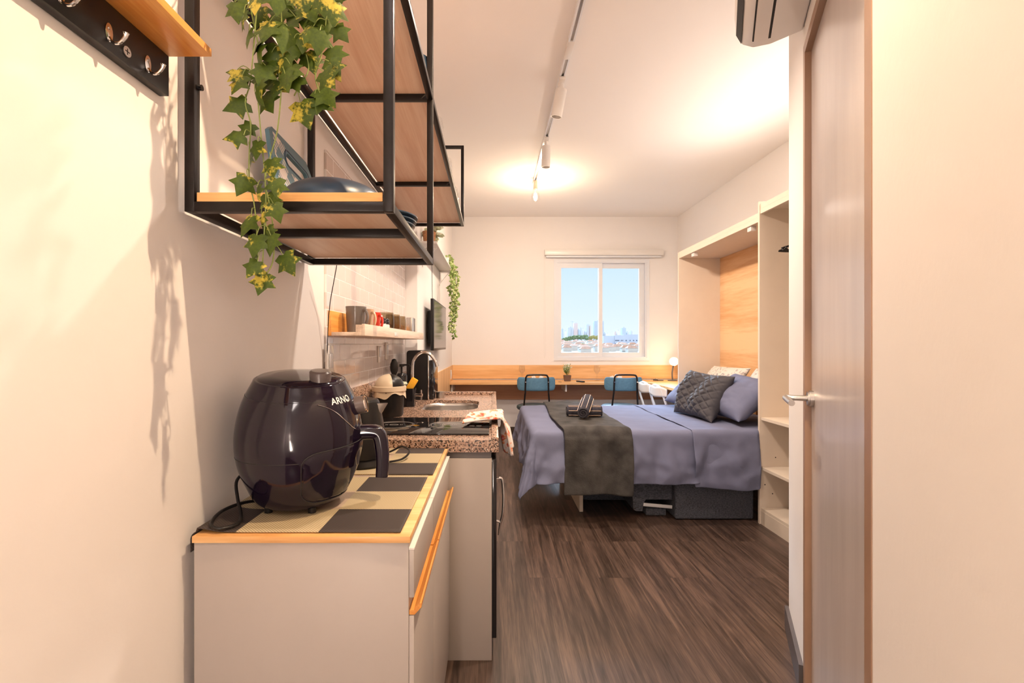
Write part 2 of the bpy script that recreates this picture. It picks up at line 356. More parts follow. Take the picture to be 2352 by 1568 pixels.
def mat_tile():
    m, nt, b = newmat('white_subway_tile'); tc = N(nt, 'ShaderNodeTexCoord'); sp = N(nt, 'ShaderNodeSeparateXYZ'); cb = N(nt, 'ShaderNodeCombineXYZ')
    nt.links.new(tc.outputs['Object'], sp.inputs[0]); nt.links.new(sp.outputs[1], cb.inputs[0]); nt.links.new(sp.outputs[2], cb.inputs[1])
    br = N(nt, 'ShaderNodeTexBrick'); br.offset = 0.5; br.inputs['Scale'].default_value = 1.0
    br.inputs['Brick Width'].default_value = 0.152; br.inputs['Row Height'].default_value = 0.0655; br.inputs['Mortar Size'].default_value = 0.0022; br.inputs['Mortar Smooth'].default_value = 0.3
    br.inputs['Color1'].default_value = (0.68, 0.61, 0.585, 1); br.inputs['Color2'].default_value = (0.71, 0.635, 0.605, 1); br.inputs['Mortar'].default_value = (0.86, 0.84, 0.84, 1)
    nt.links.new(cb.outputs[0], br.inputs['Vector']); nt.links.new(br.outputs['Color'], b.inputs['Base Color'])
    mr = N(nt, 'ShaderNodeMapRange'); mr.inputs[3].default_value = 0.08; mr.inputs[4].default_value = 0.6
    nt.links.new(br.outputs['Fac'], mr.inputs[0]); nt.links.new(mr.outputs[0], b.inputs['Roughness'])
    bp = N(nt, 'ShaderNodeBump', invert=True); bp.inputs['Strength'].default_value = 0.5; bp.inputs['Distance'].default_value = 0.003
    n = N(nt, 'ShaderNodeTexNoise'); n.inputs['Scale'].default_value = 25; nt.links.new(tc.outputs['Object'], n.inputs['Vector'])
    ma = N(nt, 'ShaderNodeMath', operation='MULTIPLY_ADD'); ma.inputs[1].default_value = 0.12; nt.links.new(n.outputs[0], ma.inputs[0]); nt.links.new(br.outputs['Fac'], ma.inputs[2])
    nt.links.new(ma.outputs[0], bp.inputs['Height']); nt.links.new(bp.outputs[0], b.inputs['Normal'])
    return m
M['tile'] = mat_tile()
def mat_granite():
    m, nt, b = newmat('speckled_granite'); tc = N(nt, 'ShaderNodeTexCoord')
    v = N(nt, 'ShaderNodeTexVoronoi'); v.inputs['Scale'].default_value = 230; nt.links.new(tc.outputs['Object'], v.inputs['Vector'])
    r = N(nt, 'ShaderNodeValToRGB'); r.color_ramp.interpolation = 'CONSTANT'
    r.color_ramp.elements[0].color = (0.022, 0.015, 0.012, 1); r.color_ramp.elements[1].position = 0.26; r.color_ramp.elements[1].color = (0.15, 0.085, 0.06, 1)
    for p, c in ((0.42, (0.40, 0.25, 0.18, 1)), (0.7, (0.52, 0.36, 0.27, 1)), (0.9, (0.66, 0.54, 0.45, 1))):
        q = r.color_ramp.elements.new(p); q.color = c
    nt.links.new(v.outputs['Color'], r.inputs[0]); nt.links.new(r.outputs[0], b.inputs['Base Color']); b.inputs['Roughness'].default_value = 0.22
    return m
M['granite'] = mat_granite()
def mat_mat():
    m, nt, b = newmat('woven_placemat'); tc = N(nt, 'ShaderNodeTexCoord'); sp = N(nt, 'ShaderNodeSeparateXYZ'); nt.links.new(tc.outputs['Object'], sp.inputs[0])
    def cell(ax, size, off):
        a = N(nt, 'ShaderNodeMath', operation='MULTIPLY_ADD'); a.inputs[1].default_value = 1/size; a.inputs[2].default_value = off; nt.links.new(sp.outputs[ax], a.inputs[0])
        f = N(nt, 'ShaderNodeMath', operation='FRACT'); nt.links.new(a.outputs[0], f.inputs[0])
        g = N(nt, 'ShaderNodeMath', operation='GREATER_THAN'); g.inputs[1].default_value = 0.5; nt.links.new(f.outputs[0], g.inputs[0]); return g
    gx = cell(0, 0.34, 0.26); gy = cell(1, 0.27, 0.0)     # 1 = pale column / pale row
    ad = N(nt, 'ShaderNodeMath', operation='ADD'); nt.links.new(gx.outputs[0], ad.inputs[0]); nt.links.new(gy.outputs[0], ad.inputs[1])
    hf = N(nt, 'ShaderNodeMath', operation='MULTIPLY'); hf.inputs[1].default_value = 0.5; nt.links.new(ad.outputs[0], hf.inputs[0])
    r = N(nt, 'ShaderNodeValToRGB'); r.color_ramp.interpolation = 'CONSTANT'
    r.color_ramp.elements[0].color = (0.05, 0.036, 0.032, 1); r.color_ramp.elements[1].position = 0.3; r.color_ramp.elements[1].color = (0.50, 0.40, 0.24, 1)
    q = r.color_ramp.elements.new(0.8); q.color = (0.46, 0.34, 0.25, 1)
    nt.links.new(hf.outputs[0], r.inputs[0])
    wv = N(nt, 'ShaderNodeTexWave'); wv.bands_direction = 'DIAGONAL'; wv.inputs['Scale'].default_value = 95; nt.links.new(tc.outputs['Object'], wv.inputs['Vector'])
    mr = N(nt, 'ShaderNodeMapRange'); mr.inputs[3].default_value = 0.55; mr.inputs[4].default_value = 1.1; nt.links.new(wv.outputs['Fac'], mr.inputs[0])
    mx = N(nt, 'ShaderNodeMixRGB', blend_type='MULTIPLY'); mx.inputs[0].default_value = 1; nt.links.new(r.outputs[0], mx.inputs[1]); nt.links.new(mr.outputs[0], mx.inputs[2])
    nt.links.new(mx.outputs[0], b.inputs['Base Color']); b.inputs['Roughness'].default_value = 0.6
    return m
M['mat'] = mat_mat()
def mat_stripes(name, c1, c2, axis, period, width, off=0.0):
    m, nt, b = newmat(name); tc = N(nt, 'ShaderNodeTexCoord'); sp = N(nt, 'ShaderNodeSeparateXYZ'); nt.links.new(tc.outputs['UV'] if axis == 'U' else tc.outputs['Object'], sp.inputs[0])
    a = N(nt, 'ShaderNodeMath', operation='MULTIPLY_ADD'); a.inputs[1].default_value = 1/period; a.inputs[2].default_value = off
    nt.links.new(sp.outputs[{'X': 0, 'Y': 1, 'Z': 2, 'U': 0}[axis]], a.inputs[0])
    f = N(nt, 'ShaderNodeMath', operation='FRACT'); nt.links.new(a.outputs[0], f.inputs[0])
    g = N(nt, 'ShaderNodeMath', operation='LESS_THAN'); g.inputs[1].default_value = width; nt.links.new(f.outputs[0], g.inputs[0])
    mx = N(nt, 'ShaderNodeMixRGB'); nt.links.new(g.outputs[0], mx.inputs[0]); mx.inputs[1].default_value = c1; mx.inputs[2].default_value = c2
    nt.links.new(mx.outputs[0], b.inputs['Base Color']); b.inputs['Roughness'].default_value = 0.9
    return m
def mat_spots(name, base, cols, scale, thr=0.5, rough=0.9):
    m, nt, b = newmat(name); tc = N(nt, 'ShaderNodeTexCoord'); n = N(nt, 'ShaderNodeTexNoise'); n.inputs['Scale'].default_value = scale; n.inputs['Detail'].default_value = 3; n.inputs['Distortion'].default_value = 1.5
    nt.links.new(tc.outputs['Object'], n.inputs['Vector']); r = N(nt, 'ShaderNodeValToRGB'); r.color_ramp.elements[0].color = base; r.color_ramp.elements[0].position = thr
    r.color_ramp.elements[1].color = cols[0]; r.color_ramp.elements[1].position = thr+0.06
    for i, c in enumerate(cols[1:]):
        q = r.color_ramp.elements.new(thr+0.12+0.07*i); q.color = c
    nt.links.new(n.outputs[0], r.inputs[0]); nt.links.new(r.outputs[0], b.inputs['Base Color']); b.inputs['Roughness'].default_value = rough
    return m
M['floral'] = mat_spots('leaf_print_cotton', (0.72, 0.66, 0.60, 1), [(0.50, 0.42, 0.36, 1), (0.24, 0.25, 0.30, 1), (0.70, 0.62, 0.55, 1)], 22, 0.54)
M['dishcloth'] = mat_spots('printed_tea_towel', (0.74, 0.66, 0.62, 1), [(0.80, 0.30, 0.12, 1), (0.65, 0.07, 0.04, 1), (0.80, 0.42, 0.45, 1)], 22, 0.53)

# ------------------------------------------------------------------ room shell
CZ = 2.87; YB = 6.325; XL = -0.634; XL2 = -0.54; XR = 2.44; YN = -1.4
struct('floor', MB().box(-1.2, 3.0, YN-0.2, YB+0.2, -0.12, 0.0), M['floor'], loc=(0, 0, 0))
struct('ceiling', MB().box(-1.2, 3.0, YN-0.2, YB+0.2, CZ, CZ+0.15), M['ceil'])
XY = lambda a, b, t: Vector((a, b, t))
struct('wall_left', MB().plate([(-0.9, YN), (XL, YN), (XL, 3.42), (XL2, 3.42), (XL2, YB), (-0.9, YB)], [], XY, 0, CZ), M['wall'])
WX0, WX1, WZ0, WZ1 = P(1277, 0, 0.00575).x, P(1486, 0, 0.00575).x, P(0, 823, 0.00575).z, P(0, 600, 0.00575).z
XZ = lambda a, b, t: Vector((a, t, b))
struct('wall_back', MB().plate([(-0.9, 0), (3.0, 0), (3.0, CZ), (-0.9, CZ)], [[(WX0, WZ0), (WX1, WZ0), (WX1, WZ1), (WX0, WZ1)]], XZ, YB, YB+0.16), M['wall'])
struct('wall_right', MB().box(XR, XR+0.2, 1.99, YB, 0, CZ), M['wall'])
struct('wall_front', MB().box(-0.9, 1.6, YN-0.15, YN, 0, CZ), M['wall'])
# oblique entry wall: through A, direction D ; the face looks at the kitchen
kA = 0.00145; A = Vector((718*kA, F*kA)); D = Vector((527/F, 1)).normalized(); NN = Vector((-D.y, D.x))   # NN points into the room
def WP(s, n, z): q = A+D*s+NN*n; return Vector((q.x, q.y, z))
kc = kA*191/153.0; sfar = (Vector((680*kc, F*kc))-A).dot(D)
kh = kA*191/329.0; shin = (Vector((856*kh, F*kh))-A).dot(D)
DZ = H+670*kA
S = lambda a, b, t: WP(a, t, b)
FW = 0.035
struct('wall_entry', MB().plate([(-3.1, 0), (sfar, 0), (sfar, CZ), (-3.1, CZ)], [[(shin-FW-0.012, 0.0005), (FW, 0.0005), (FW, DZ+FW), (shin-FW-0.012, DZ+FW)]], S, -0.12, 0.0), M['wall'])
struct('wall_entry_return', MB().plate([(WP(sfar, 0, 0).x, WP(sfar, 0, 0).y), (3.0, WP(sfar, 0, 0).y), (3.0, WP(sfar, 0, 0).y-0.12), (WP(sfar, -0.12, 0).x, WP(sfar, -0.12, 0).y-0.0)], [], XY, 0, CZ), M['wall']).name = 'wall_return'
# door
d1 = thing('door_1', WP(shin/2, -0.05, 0), None, None, kind='structure')
leaf = MB().plate([(shin, 0.004), (0, 0.004), (0, DZ), (shin, DZ)], [], S, -0.055, -0.017).build('door_leaf', M['doorleaf'], d1, flat=True)
fr = MB().plate([(shin-FW-0.012, 0.001), (shin, 0.001), (shin, DZ), (0, DZ), (0, 0.001), (FW, 0.001), (FW, DZ+FW), (shin-FW-0.012, DZ+FW)], [], S, -0.10, 0.002).build('door_frame', M['doorframe'], d1, flat=True)
# lever handle
hs, hz = -0.035, H-122*kA
mb = MB(); mb.cyl(WP(hs, -0.017, hz), WP(hs, -0.006, hz), 0.026, n=28); mb.cyl(WP(hs, -0.006, hz), WP(hs, 0.0, hz), 0.022, n=24)
hd = mb.build('handle_rose', M['steel'], d1)
mb = MB(); mb.tube([WP(hs, 0.0, hz), WP(hs, 0.045, hz), WP(hs+0.004, 0.058, hz), WP(hs-0.02, 0.062, hz+0.001), WP(hs-0.06, 0.060, hz-0.002), WP(hs-0.115, 0.056, hz-0.006)], 0.0095, 12, sub=4)
mb.build('lever_handle', M['steel'], d1)
struct('baseboard_right', MB().plate([(FW+0.005, 0), (sfar+0.014, 0), (sfar+0.014, 0.095), (FW+0.005, 0.095)], [], S, 0.0, 0.014), M['skirt'])
struct('baseboard_back', MB().box(XL2+0.01, XR-0.01, YB-0.014, YB-0.0005, 0, 0.10), M['skirt2'])
# tiled splashback
TY0, TY1 = 0.001635*F, 3.405
struct('trim_1', MB().box(XL+0.0005, XL+0.009, TY0, TY1, 0.95, 1.92), M['tile'], loc=(XL, TY0, 1.19-0.0655*4))
# oak wainscot panels
struct('trim_2', MB().box(XL2+0.012, XR-0.002, YB-0.016, YB-0.0008, 0.735, 0.914), M['desk'])
struct('trim_3', MB().box(XL2+0.012, XR-0.002, YB-0.016, YB-0.0008, 0.46, 0.692), M['apron'])
struct('trim_4', MB().box(XL2+0.0005, XL2+0.012, 3.6, YB-0.002, 0.40, 0.914), M['deskY'])

# ------------------------------------------------------------------ window
win = thing('window_1', ((WX0+WX1)/2, YB, WZ0), None, None, kind='structure')
kb = 0.00575
def wu(u): return (u-U0)*kb
def wv(v): return H-(v-V0)*kb
def ring(x0, x1, z0, z1, tL, tR, tB, tT, y0, y1): return MB().plate([(x0, z0), (x1, z0), (x1, z1), (x0, z1)], [[(x0+tL, z0+tB), (x1-tR, z0+tB), (x1-tR, z1-tT), (x0+tL, z1-tT)]], XZ, y0, y1)
ring(wu(1272), wu(1491), wv(828), wv(596), 0.035, 0.035, 0.035, 0.035, YB-0.012, YB-0.0005).build('architrave', M['alu'], win, flat=True)
ring(WX0+0.002, WX1-0.002, WZ0+0.002, WZ1-0.002, 0.02, 0.02, 0.02, 0.02, YB-0.004, YB+0.11).build('window_frame', M['alu'], win, flat=True)
s1 = ring(WX0+0.023, wu(1384), WZ0+0.023, WZ1-0.023, 0.047, 0.048, 0.055, 0.063, YB+0.005, YB+0.035).build('sash', M['alu'], win, flat=True)
s2 = ring(wu(1376), WX1-0.023, WZ0+0.023, WZ1-0.023, 0.047, 0.067, 0.055, 0.063, YB+0.045, YB+0.075).build('sash', M['alu'], win, flat=True)
MB().box(WX0+0.068, wu(1384)-0.046, YB+0.018, YB+0.022, WZ0+0.076, WZ1-0.084).build('pane', M['pane'], s1, flat=True)
MB().box(wu(1376)+0.045, WX1-0.088, YB+0.058, YB+0.062, WZ0+0.076, WZ1-0.084).build('pane', M['pane'], s2, flat=True)
MB().box(WX1-0.065, WX1-0.052, YB+0.038, YB+0.0455, wv(748), wv(722), 0.002).build('latch', M['alu'], s2)
bl = thing('roller_blind', (wu(1384), YB-0.04, wv(592)), 'rolled-up white roller blind in its slim cassette above the window', 'blind')
mb = MB(); mb.box(wu(1250), wu(1520), YB-0.075, YB-0.001, wv(588), wv(574), 0.006); mb.build('cassette', M['whitep'], bl)
MB().box(wu(1253), wu(1516), YB-0.055, YB-0.035, wv(592.5), wv(588.3), 0.004).build('bottom_rail', M['alu'], bl)
mb = MB(); x = wu(1249); mb.tube([(x, YB-0.03, wv(590)), (x+0.001, YB-0.03, wv(700)), (x+0.004, YB-0.025, wv(812)), (x+0.016, YB-0.02, wv(816)), (x+0.022, YB-0.03, wv(805)), (x+0.018, YB-0.035, wv(700)), (x+0.008, YB-0.04, wv(590))], 0.0016, 6, sub=5)
mb.build('pull_chain', M['whitep'], bl)

# ------------------------------------------------------------------ black steel hanging shelf
sy0, sy1, sy2 = 0.000873*F, 0.00147*F, 0.00302*F
sx0, sx1 = -0.619, -0.20; zb = 1.456; zu = 2.005; zt = 2.56; T = 0.020
sh = thing('hanging_shelf', (XL, sy0, zb), 'black steel frame shelf with oak boards hung high on the kitchen wall', 'shelf')
def portal(y, z0, z1, name='portal_frame', bars=()):
    m = MB(); m.box(sx0, sx0+T, y, y+T, z0, z1, 0.0015); m.box(sx1-T, sx1, y, y+T, z0, z1, 0.0015)
    for z in bars: m.box(sx0+T-0.001, sx1-T+0.001, y, y+T, z, z+T, 0.0015)
    return m.build(name, M['black_metal'], sh)
portal(sy0, zb, zt, bars=(zb, zu, zt-T)); portal(sy1-T, zb, zt, bars=(zb, zu, zt-T)); portal(sy2-T, zu, zt, bars=(zu, zt-T))
m = MB()
for x in (sx0, sx1-T):
    m.box(x+0.0003, x+T-0.0003, sy0+T-0.001, sy1-T+0.001, zb, zb+T, 0.0015)
m.box(sx0+T, sx1-T, 0.00108*F, 0.00108*F+T, zb, zb+T, 0.001); m.build('lower_rail', M['black_metal'], sh)
m = MB()
for x in (sx0, sx1-T):
    m.box(x+0.0003, x+T-0.0003, sy0+T-0.001, sy2-T+0.001, zu, zu+T, 0.0015)
m.box(sx0+T, sx1-T, 0.00224*F, 0.00224*F+T, zu, zu+T, 0.001); m.build('upper_rail', M['black_metal'], sh)
b1 = MB().box(sx0+T+0.004, sx1-T-0.002, sy0+0.004, sy1-T-0.002, zb+T+0.0005, zb+T+0.019, 0.001).build('lower_board', M['shelfwood'], sh)
b2 = MB().box(sx0+T+0.004, sx1-T-0.002, sy0+T+0.002, sy2-T-0.002, zu+T+0.0005, zu+T+0.019, 0.001).build('upper_board', M['shelfwood'], sh)
m = MB(); m.box(sx0+T+0.004, sx1-T-0.002, sy0+0.0025, sy0+0.0042, zb+T+0.0008, zb+T+0.0187); e1 = m.build('edge_band', M['edgewood'], b1, flat=True); e1['label'] = 'honey pine front edge'
m = MB(); m.cyl((sx0+T+0.001, sy0+0.012, 1.71), (sx0+T+0.009, sy0+0.012, 1.71), 0.006, n=10); m.build('set_screw', M['blackgloss'], sh)
ZS = zb+T+0.0195; ZU = zu+T+0.0195

# ------------------------------------------------------------------ things on the hanging shelf
def carve(outline, hole, thick, O, U, W):
    Nn = U.cross(W).normalized()
    return lambda mb: mb.plate(outline, hole, lambda a, b, t: O+U*a+W*b+Nn*t, 0, thick)
# cutting board leaning on the wall
O = Vector((-0.560, 1.245, ZS)); Uu = Vector((0, 1, 0)); Ww = Vector((-0.13, 0, 1)).normalized()
cb = thing('cutting_board', O, 'teal plastic cutting board with gingham print, leaning on the wall', 'cutting board')
ol = [(0, 0), (0.33, 0), (0.33, 0.175), (0.25, 0.262), (0.02, 0.27), (0.0, 0.255)]
hole = [(0.09+0.05*0.0, 0.165)]
hl = []
for cx, cy, a0 in ((0.23, 0.205, -90), (0.11, 0.215, 90)):
    for i in range(9):
        a = math.radians(a0-4+180*i/8); hl.append((cx+0.017*math.cos(a), cy+0.017*math.sin(a)))
mb = MB(); carve(ol, [hl], 0.011, O, Uu, Ww)(mb)
body = mb.build('board', M['tealcer'], cb, flat=True)
# printed gingham squares on the face that looks into the room (local: Y along, Z up)
def mat_gingham():
    m, nt, b = newmat('gingham_print'); tc = N(nt, 'ShaderNodeTexCoord'); mp = N(nt, 'ShaderNodeMapping'); mp.inputs['Rotation'].default_value = (math.radians(38), 0, 0); nt.links.new(tc.outputs['Object'], mp.inputs[0])
    sp = N(nt, 'ShaderNodeSeparateXYZ'); nt.links.new(mp.outputs[0], sp.inputs[0])
    def sq(ax, per, w):
        a = N(nt, 'ShaderNodeMath', operation='MULTIPLY'); a.inputs[1].default_value = 1/per; nt.links.new(sp.outputs[ax], a.inputs[0])
        f = N(nt, 'ShaderNodeMath', operation='FRACT'); nt.links.new(a.outputs[0], f.inputs[0]); g = N(nt, 'ShaderNodeMath', operation='LESS_THAN'); g.inputs[1].default_value = w; nt.links.new(f.outputs[0], g.inputs[0]); return g
    a, bb, st = sq(1, 0.07, 0.5), sq(2, 0.07, 0.5), sq(2, 0.011, 0.5)
    an = N(nt, 'ShaderNodeMath', operation='MULTIPLY'); nt.links.new(a.outputs[0], an.inputs[0]); nt.links.new(bb.outputs[0], an.inputs[1])
    xo = N(nt, 'ShaderNodeMath', operation='SUBTRACT'); nt.links.new(a.outputs[0], xo.inputs[0]); nt.links.new(bb.outputs[0], xo.inputs[1])
    ab = N(nt, 'ShaderNodeMath', operation='ABSOLUTE'); nt.links.new(xo.outputs[0], ab.inputs[0])
    sm = N(nt, 'ShaderNodeMath', operation='MULTIPLY'); nt.links.new(ab.outputs[0], sm.inputs[0]); nt.links.new(st.outputs[0], sm.inputs[1])
    mxx = N(nt, 'ShaderNodeMath', operation='MAXIMUM'); nt.links.new(an.outputs[0], mxx.inputs[0]); nt.links.new(sm.outputs[0], mxx.inputs[1])
    mc = N(nt, 'ShaderNodeMixRGB'); nt.links.new(mxx.outputs[0], mc.inputs[0]); mc.inputs[1].default_value = (0.075, 0.16, 0.21, 1); mc.inputs[2].default_value = (0.62, 0.55, 0.50, 1)
    nt.links.new(mc.outputs[0], b.inputs['Base Color']); b.inputs['Roughness'].default_value = 0.4; return m
M['gingham'] = mat_gingham()
mb = MB(); Nn = Uu.cross(Ww).normalized()
mb.plate([(0.012, 0.01), (0.16, 0.01), (0.21, 0.14), (0.16, 0.175), (0.085, 0.180), (0.070, 0.215), (0.095, 0.245), (0.02, 0.258)], [], lambda a, b, t: O+Uu*a+Ww*b+Nn*t, 0.0112, 0.0118)
pr = mb.build('printed_pattern', M['gingham'], body, flat=True); pr['label'] = 'pale gingham print'
mb = MB(); mb.tube([O+Uu*a+Ww*b+Nn*0.0115 for a, b in [((q[0]-0.17)*1.12+0.17, (q[1]-0.21)*1.35+0.21) for q in hl]], 0.002, 6, closed=True)
mb.build('handle_rim', M['bluecer'], body)
# big blue serving tray/bowl lying upside-down, stack of plates behind
def dome(c, R, Hh, n=48, lip=0.006):
    pr = [(0, Hh)]
    for i in range(1, 11):
        t = i/10; pr.append((R*0.985*math.sin(t*PI/2), Hh*(math.cos(t*PI/2)**0.75 if t < 1 else 0)+lip*(1 if t == 1 else 0)))
    pr += [(R, lip), (R, 0), (R-0.004, 0), (R*0.9, Hh*0.3), (0, Hh-0.006)]
    return MB().lathe(pr, c, n)
o = dome((-0.368, 1.115, ZS), 0.122, 0.070).build('serving_bowl', M['bluecer']); tag(o, 'large slate blue bowl turned upside down on the lower oak board', 'bowl')
for i in range(4):
    R = 0.088+0.004*i
    o = MB().lathe([(0, 0), (R*0.6, 0), (R, 0.014), (R, 0.017), (R*0.6, 0.005), (0, 0.004)], (-0.312, 1.345, ZS+0.018*i*0.62), 40).build('dinner_plate', M['bluecer'])
    tag(o, ['lowest slate blue plate of the stack behind the bowl', 'second slate blue plate from below in the stack behind the bowl', 'third slate blue plate from below in the stack behind the bowl', 'topmost slate blue plate of the stack behind the bowl'][i], 'plate', 'plates stacked on the lower oak board')
def cup(prof, c, m, name='glass'):
    return MB().lathe(prof, c, 28).build(name, m)
gp = [(0, 0.004), (0.028, 0.0), (0.034, 0.004), (0.046, 0.045), (0.047, 0.075), (0.040, 0.112), (0.0385, 0.112), (0.0455, 0.075), (0.0445, 0.045), (0.032, 0.008), (0, 0.008)]
for (u, v, k, mm, nm, lb) in ((950, 95, 0.00148, M['bluecer'], 'bowl', 'slate blue bowl at the near right edge of the upper board'), (1000, 255, 0.00187, M['glass'], 'drinking_glass', 'clear glass on the upper board, nearest of three beside the long edge'),
                          (1020, 340, 0.00228, M['glass'], 'drinking_glass', 'clear glass in the middle of three along the upper board edge'), (1036, 415, 0.00270, M['glass'], 'drinking_glass', 'clear glass farthest along the upper board edge')):
    o = cup(gp, (sx1-T-0.038, F*k, ZU+0.0005), mm, nm); tag(o, lb, 'bowl' if nm == 'bowl' else 'glass', None if nm == 'bowl' else 'clear glasses on the upper board')

# ------------------------------------------------------------------ ivy
def leaf_shape(kind='ivy'):
    if kind == 'ivy': return [(0, 0.0), (0.16, -0.10), (0.46, -0.02), (0.34, 0.22), (0.58, 0.46), (0.27, 0.56), (0.0, 1.0), (-0.27, 0.56), (-0.58, 0.46), (-0.34, 0.22), (-0.46, -0.02), (-0.16, -0.10)]
    return [(0, 0), (0.3, 0.12), (0.36, 0.4), (0.2, 0.75), (0, 1.0), (-0.2, 0.75), (-0.36, 0.4), (-0.3, 0.12)]
def add_leaf(mb, p, d, nrm, size, kind='ivy', curl=0.25):
    d = d.normalized(); s = d.cross(nrm)
    if s.length < 1e-4: s = d.orthogonal()
    s.normalize(); nrm = s.cross(d).normalized()
    pts = leaf_shape(kind); c = mb.bm.verts.new(p+d*size*0.42+nrm*size*0.06); vs = []
    for a, b in pts:
        vs.append(mb.bm.verts.new(p+(s*a+d*b)*size-nrm*size*curl*(a*a*1.6+(b-0.4)**2*0.5)))
    for i in range(len(vs)): mb.bm.faces.new((c, vs[i], vs[(i+1) % len(vs)]))
# leaf list: u, v of the stem end, direction in the picture (deg, 0 = right, -90 = down), size px, twist
LV = [(545,160,-60,48,0),(572,70,-95,40,.9),(640,20,-80,50,.2),(700,10,-60,55,.1),(745,25,-80,62,0),(770,60,-50,40,.3),(735,70,-95,50,0),(762,110,-70,48,.2),(620,50,-100,55,0),(660,60,-95,60,0),
      (640,105,-90,60,.1),(672,95,-75,45,0),(600,90,-110,40,.8),(590,110,-70,45,.7),(705,118,-70,50,0),(755,140,-60,44,.5),(690,175,-140,50,0),(655,170,-75,45,.2),(742,165,-55,50,.1),(612,165,-110,55,.1),
      (556,175,-110,46,.4),(566,235,-150,48,0),(605,218,-60,50,.2),(585,210,-60,36,.5),(690,235,-70,60,0),(735,205,-50,52,0),(722,225,-30,44,.1),(578,285,-120,36,.1),(560,310,-165,40,0),(592,325,-100,38,.6),
      (622,365,-80,44,0),(575,350,-95,30,1.1),(634,410,-85,40,.1),(568,405,-110,46,0),(612,445,-70,44,.2),(590,430,-75,34,.6),(628,468,-70,40,.1),(578,495,-110,50,.1),(600,490,-90,34,.8),(590,540,-95,48,.1),
      (622,540,-90,44,.2),(612,520,-70,30,.6),(650,585,-60,50,.1),(592,600,-115,40,.3),(585,575,-100,30,.7),(608,630,-100,46,.1),(600,620,-120,30,.4),
      (540,5,-80,45,.1),(560,30,-95,40,.8),(600,15,-110,46,.2),(680,40,-120,50,.3),(720,60,-110,44,.2),(770,5,-95,48,0),(705,30,-85,50,.1),(660,20,-60,44,.3),(650,130,-60,44,.3),(620,130,-80,52,0),(700,80,-90,45,.2),
      (590,-15,-90,50,.1),(640,-20,-90,54,.1),(690,-25,-80,54,.1),(740,-20,-85,52,.1),(775,-25,-90,46,.1),(560,-30,-90,48,.1),(610,150,-100,50,.1),(668,150,-90,50,.1),(640,185,-100,42,.2),(596,190,-80,36,.5)]
iv = thing('hanging_ivy', (-0.36, sy0-0.02, ZU), 'variegated green ivy trailing from the black steel shelf near the entry', 'plant')
fm = MB(); st = MB(); kI = 0.00083
def ik(v): return 0.00083 if v > 380 else 0.00084-0.0000001*max(0, 380-v)*0.5
vines = [[(585, -120), (578, 0), (592, 110), (597, 200), (598, 300), (612, 430), (612, 560), (600, 640)], [(650, -120), (646, 0), (655, 130), (652, 200), (638, 300), (612, 370), (614, 420), (622, 470), (628, 540), (620, 600), (608, 632)],
         [(710, -120), (715, 20), (700, 90), (705, 150), (690, 200), (680, 225)], [(755, -120), (752, 30), (735, 120), (728, 180), (735, 215)], [(600, -120), (590, 40), (575, 180), (570, 240), (582, 290), (577, 350), (570, 410), (585, 470), (592, 530), (590, 600)]]
VP3 = []
for vn in vines:
    pts = []
    for (u, v) in vn:
        q = P(u, v, 0.00082); q.y += random.uniform(-0.012, 0.012); pts.append(q)
    top = pts[0]; pts = [Vector((top.x-0.01, sy0+0.10, ZU+0.03)), Vector((top.x, sy0+0.01, ZU+0.035)), Vector((top.x, sy0-0.012, ZU+0.0))]+[q for q in pts if q.z < ZU-0.04]
    sp_ = smooth(pts, 6); VP3 += sp_; st.tube(sp_, 0.0013, 5)
for (u, v, ang, sz, tw) in LV:
    p = P(u, v, 0.00082); p.y += random.uniform(-0.03, 0.012)
    if p.y > sy0-0.012: p.y = sy0-0.012-random.uniform(0, 0.01)
    p.x = (u-U0)*p.y/F; p.z = H-(v-V0)*p.y/F
    a = math.radians(ang); d = Vector((math.cos(a), random.uniform(-0.35, 0.1), math.sin(a)))
    nrm = Vector((0.2+random.uniform(-0.4, 0.4), -1, random.uniform(-0.3, 0.5))); nrm = Matrix.Rotation(tw*1.3, 3, d.normalized()) @ nrm
    add_leaf(fm, p, d, nrm, sz*0.00086*1.12, 'ivy', random.uniform(0.1, 0.5))
    q = min(VP3, key=lambda t: (t-(p+Vector((0, 0, 0.015)))).length)
    if (q-p).length < 0.12: st.tube([q, (q+p)/2+Vector((0, -0.004, 0.006)), p], 0.0008, 4, sub=3)
fo = fm.build('foliage', M['ivy'], iv, auto=180); st.build('stems', M['vine'], iv)
# pot the ivy grows from, up on the board (above the frame)
MB().lathe([(0, 0), (0.05, 0), (0.062, 0.10), (0.058, 0.10), (0.05, 0.09), (0, 0.09)], (-0.37, sy0+0.11, ZU), 24).build('planter_pot', M['whitep'], iv)

# trailing plant far along the left wall
fs = thing('floating_shelf', (XL2, 0.00304*F, 1.92), 'white floating shelf with a bracket high on the left wall past the kitchen', 'shelf')
fx = -0.41; fy0, fy1 = 3.5, 0.0045*F
MB().box(XL2+0.001, fx, fy0, fy1, 1.925, 1.943, 0.001).build('shelf_board', M['white'], fs)
for yy in (fy0+0.15, fy1-0.12):
    m = MB(); m.box(XL2+0.001, XL2+0.007, yy, yy+0.02, 1.78, 1.925); m.box(XL2+0.001, fx-0.02, yy, yy+0.02, 1.919, 1.9249); m.tube([(XL2+0.005, yy+0.01, 1.80), (fx-0.03, yy+0.01, 1.918)], 0.003, 6)
    m.build('bracket', M['whitep'], fs)
pv = thing('trailing_pothos', (-0.46, 0.0042*F, 1.945), 'small-leaved pale green plant trailing from the white floating shelf', 'plant')
MB().lathe([(0, 0), (0.04, 0), (0.05, 0.08), (0.046, 0.08), (0.04, 0.07), (0, 0.07)], (-0.47, 0.0042*F, 1.9445), 20).build('planter_pot', M['whitep'], pv)
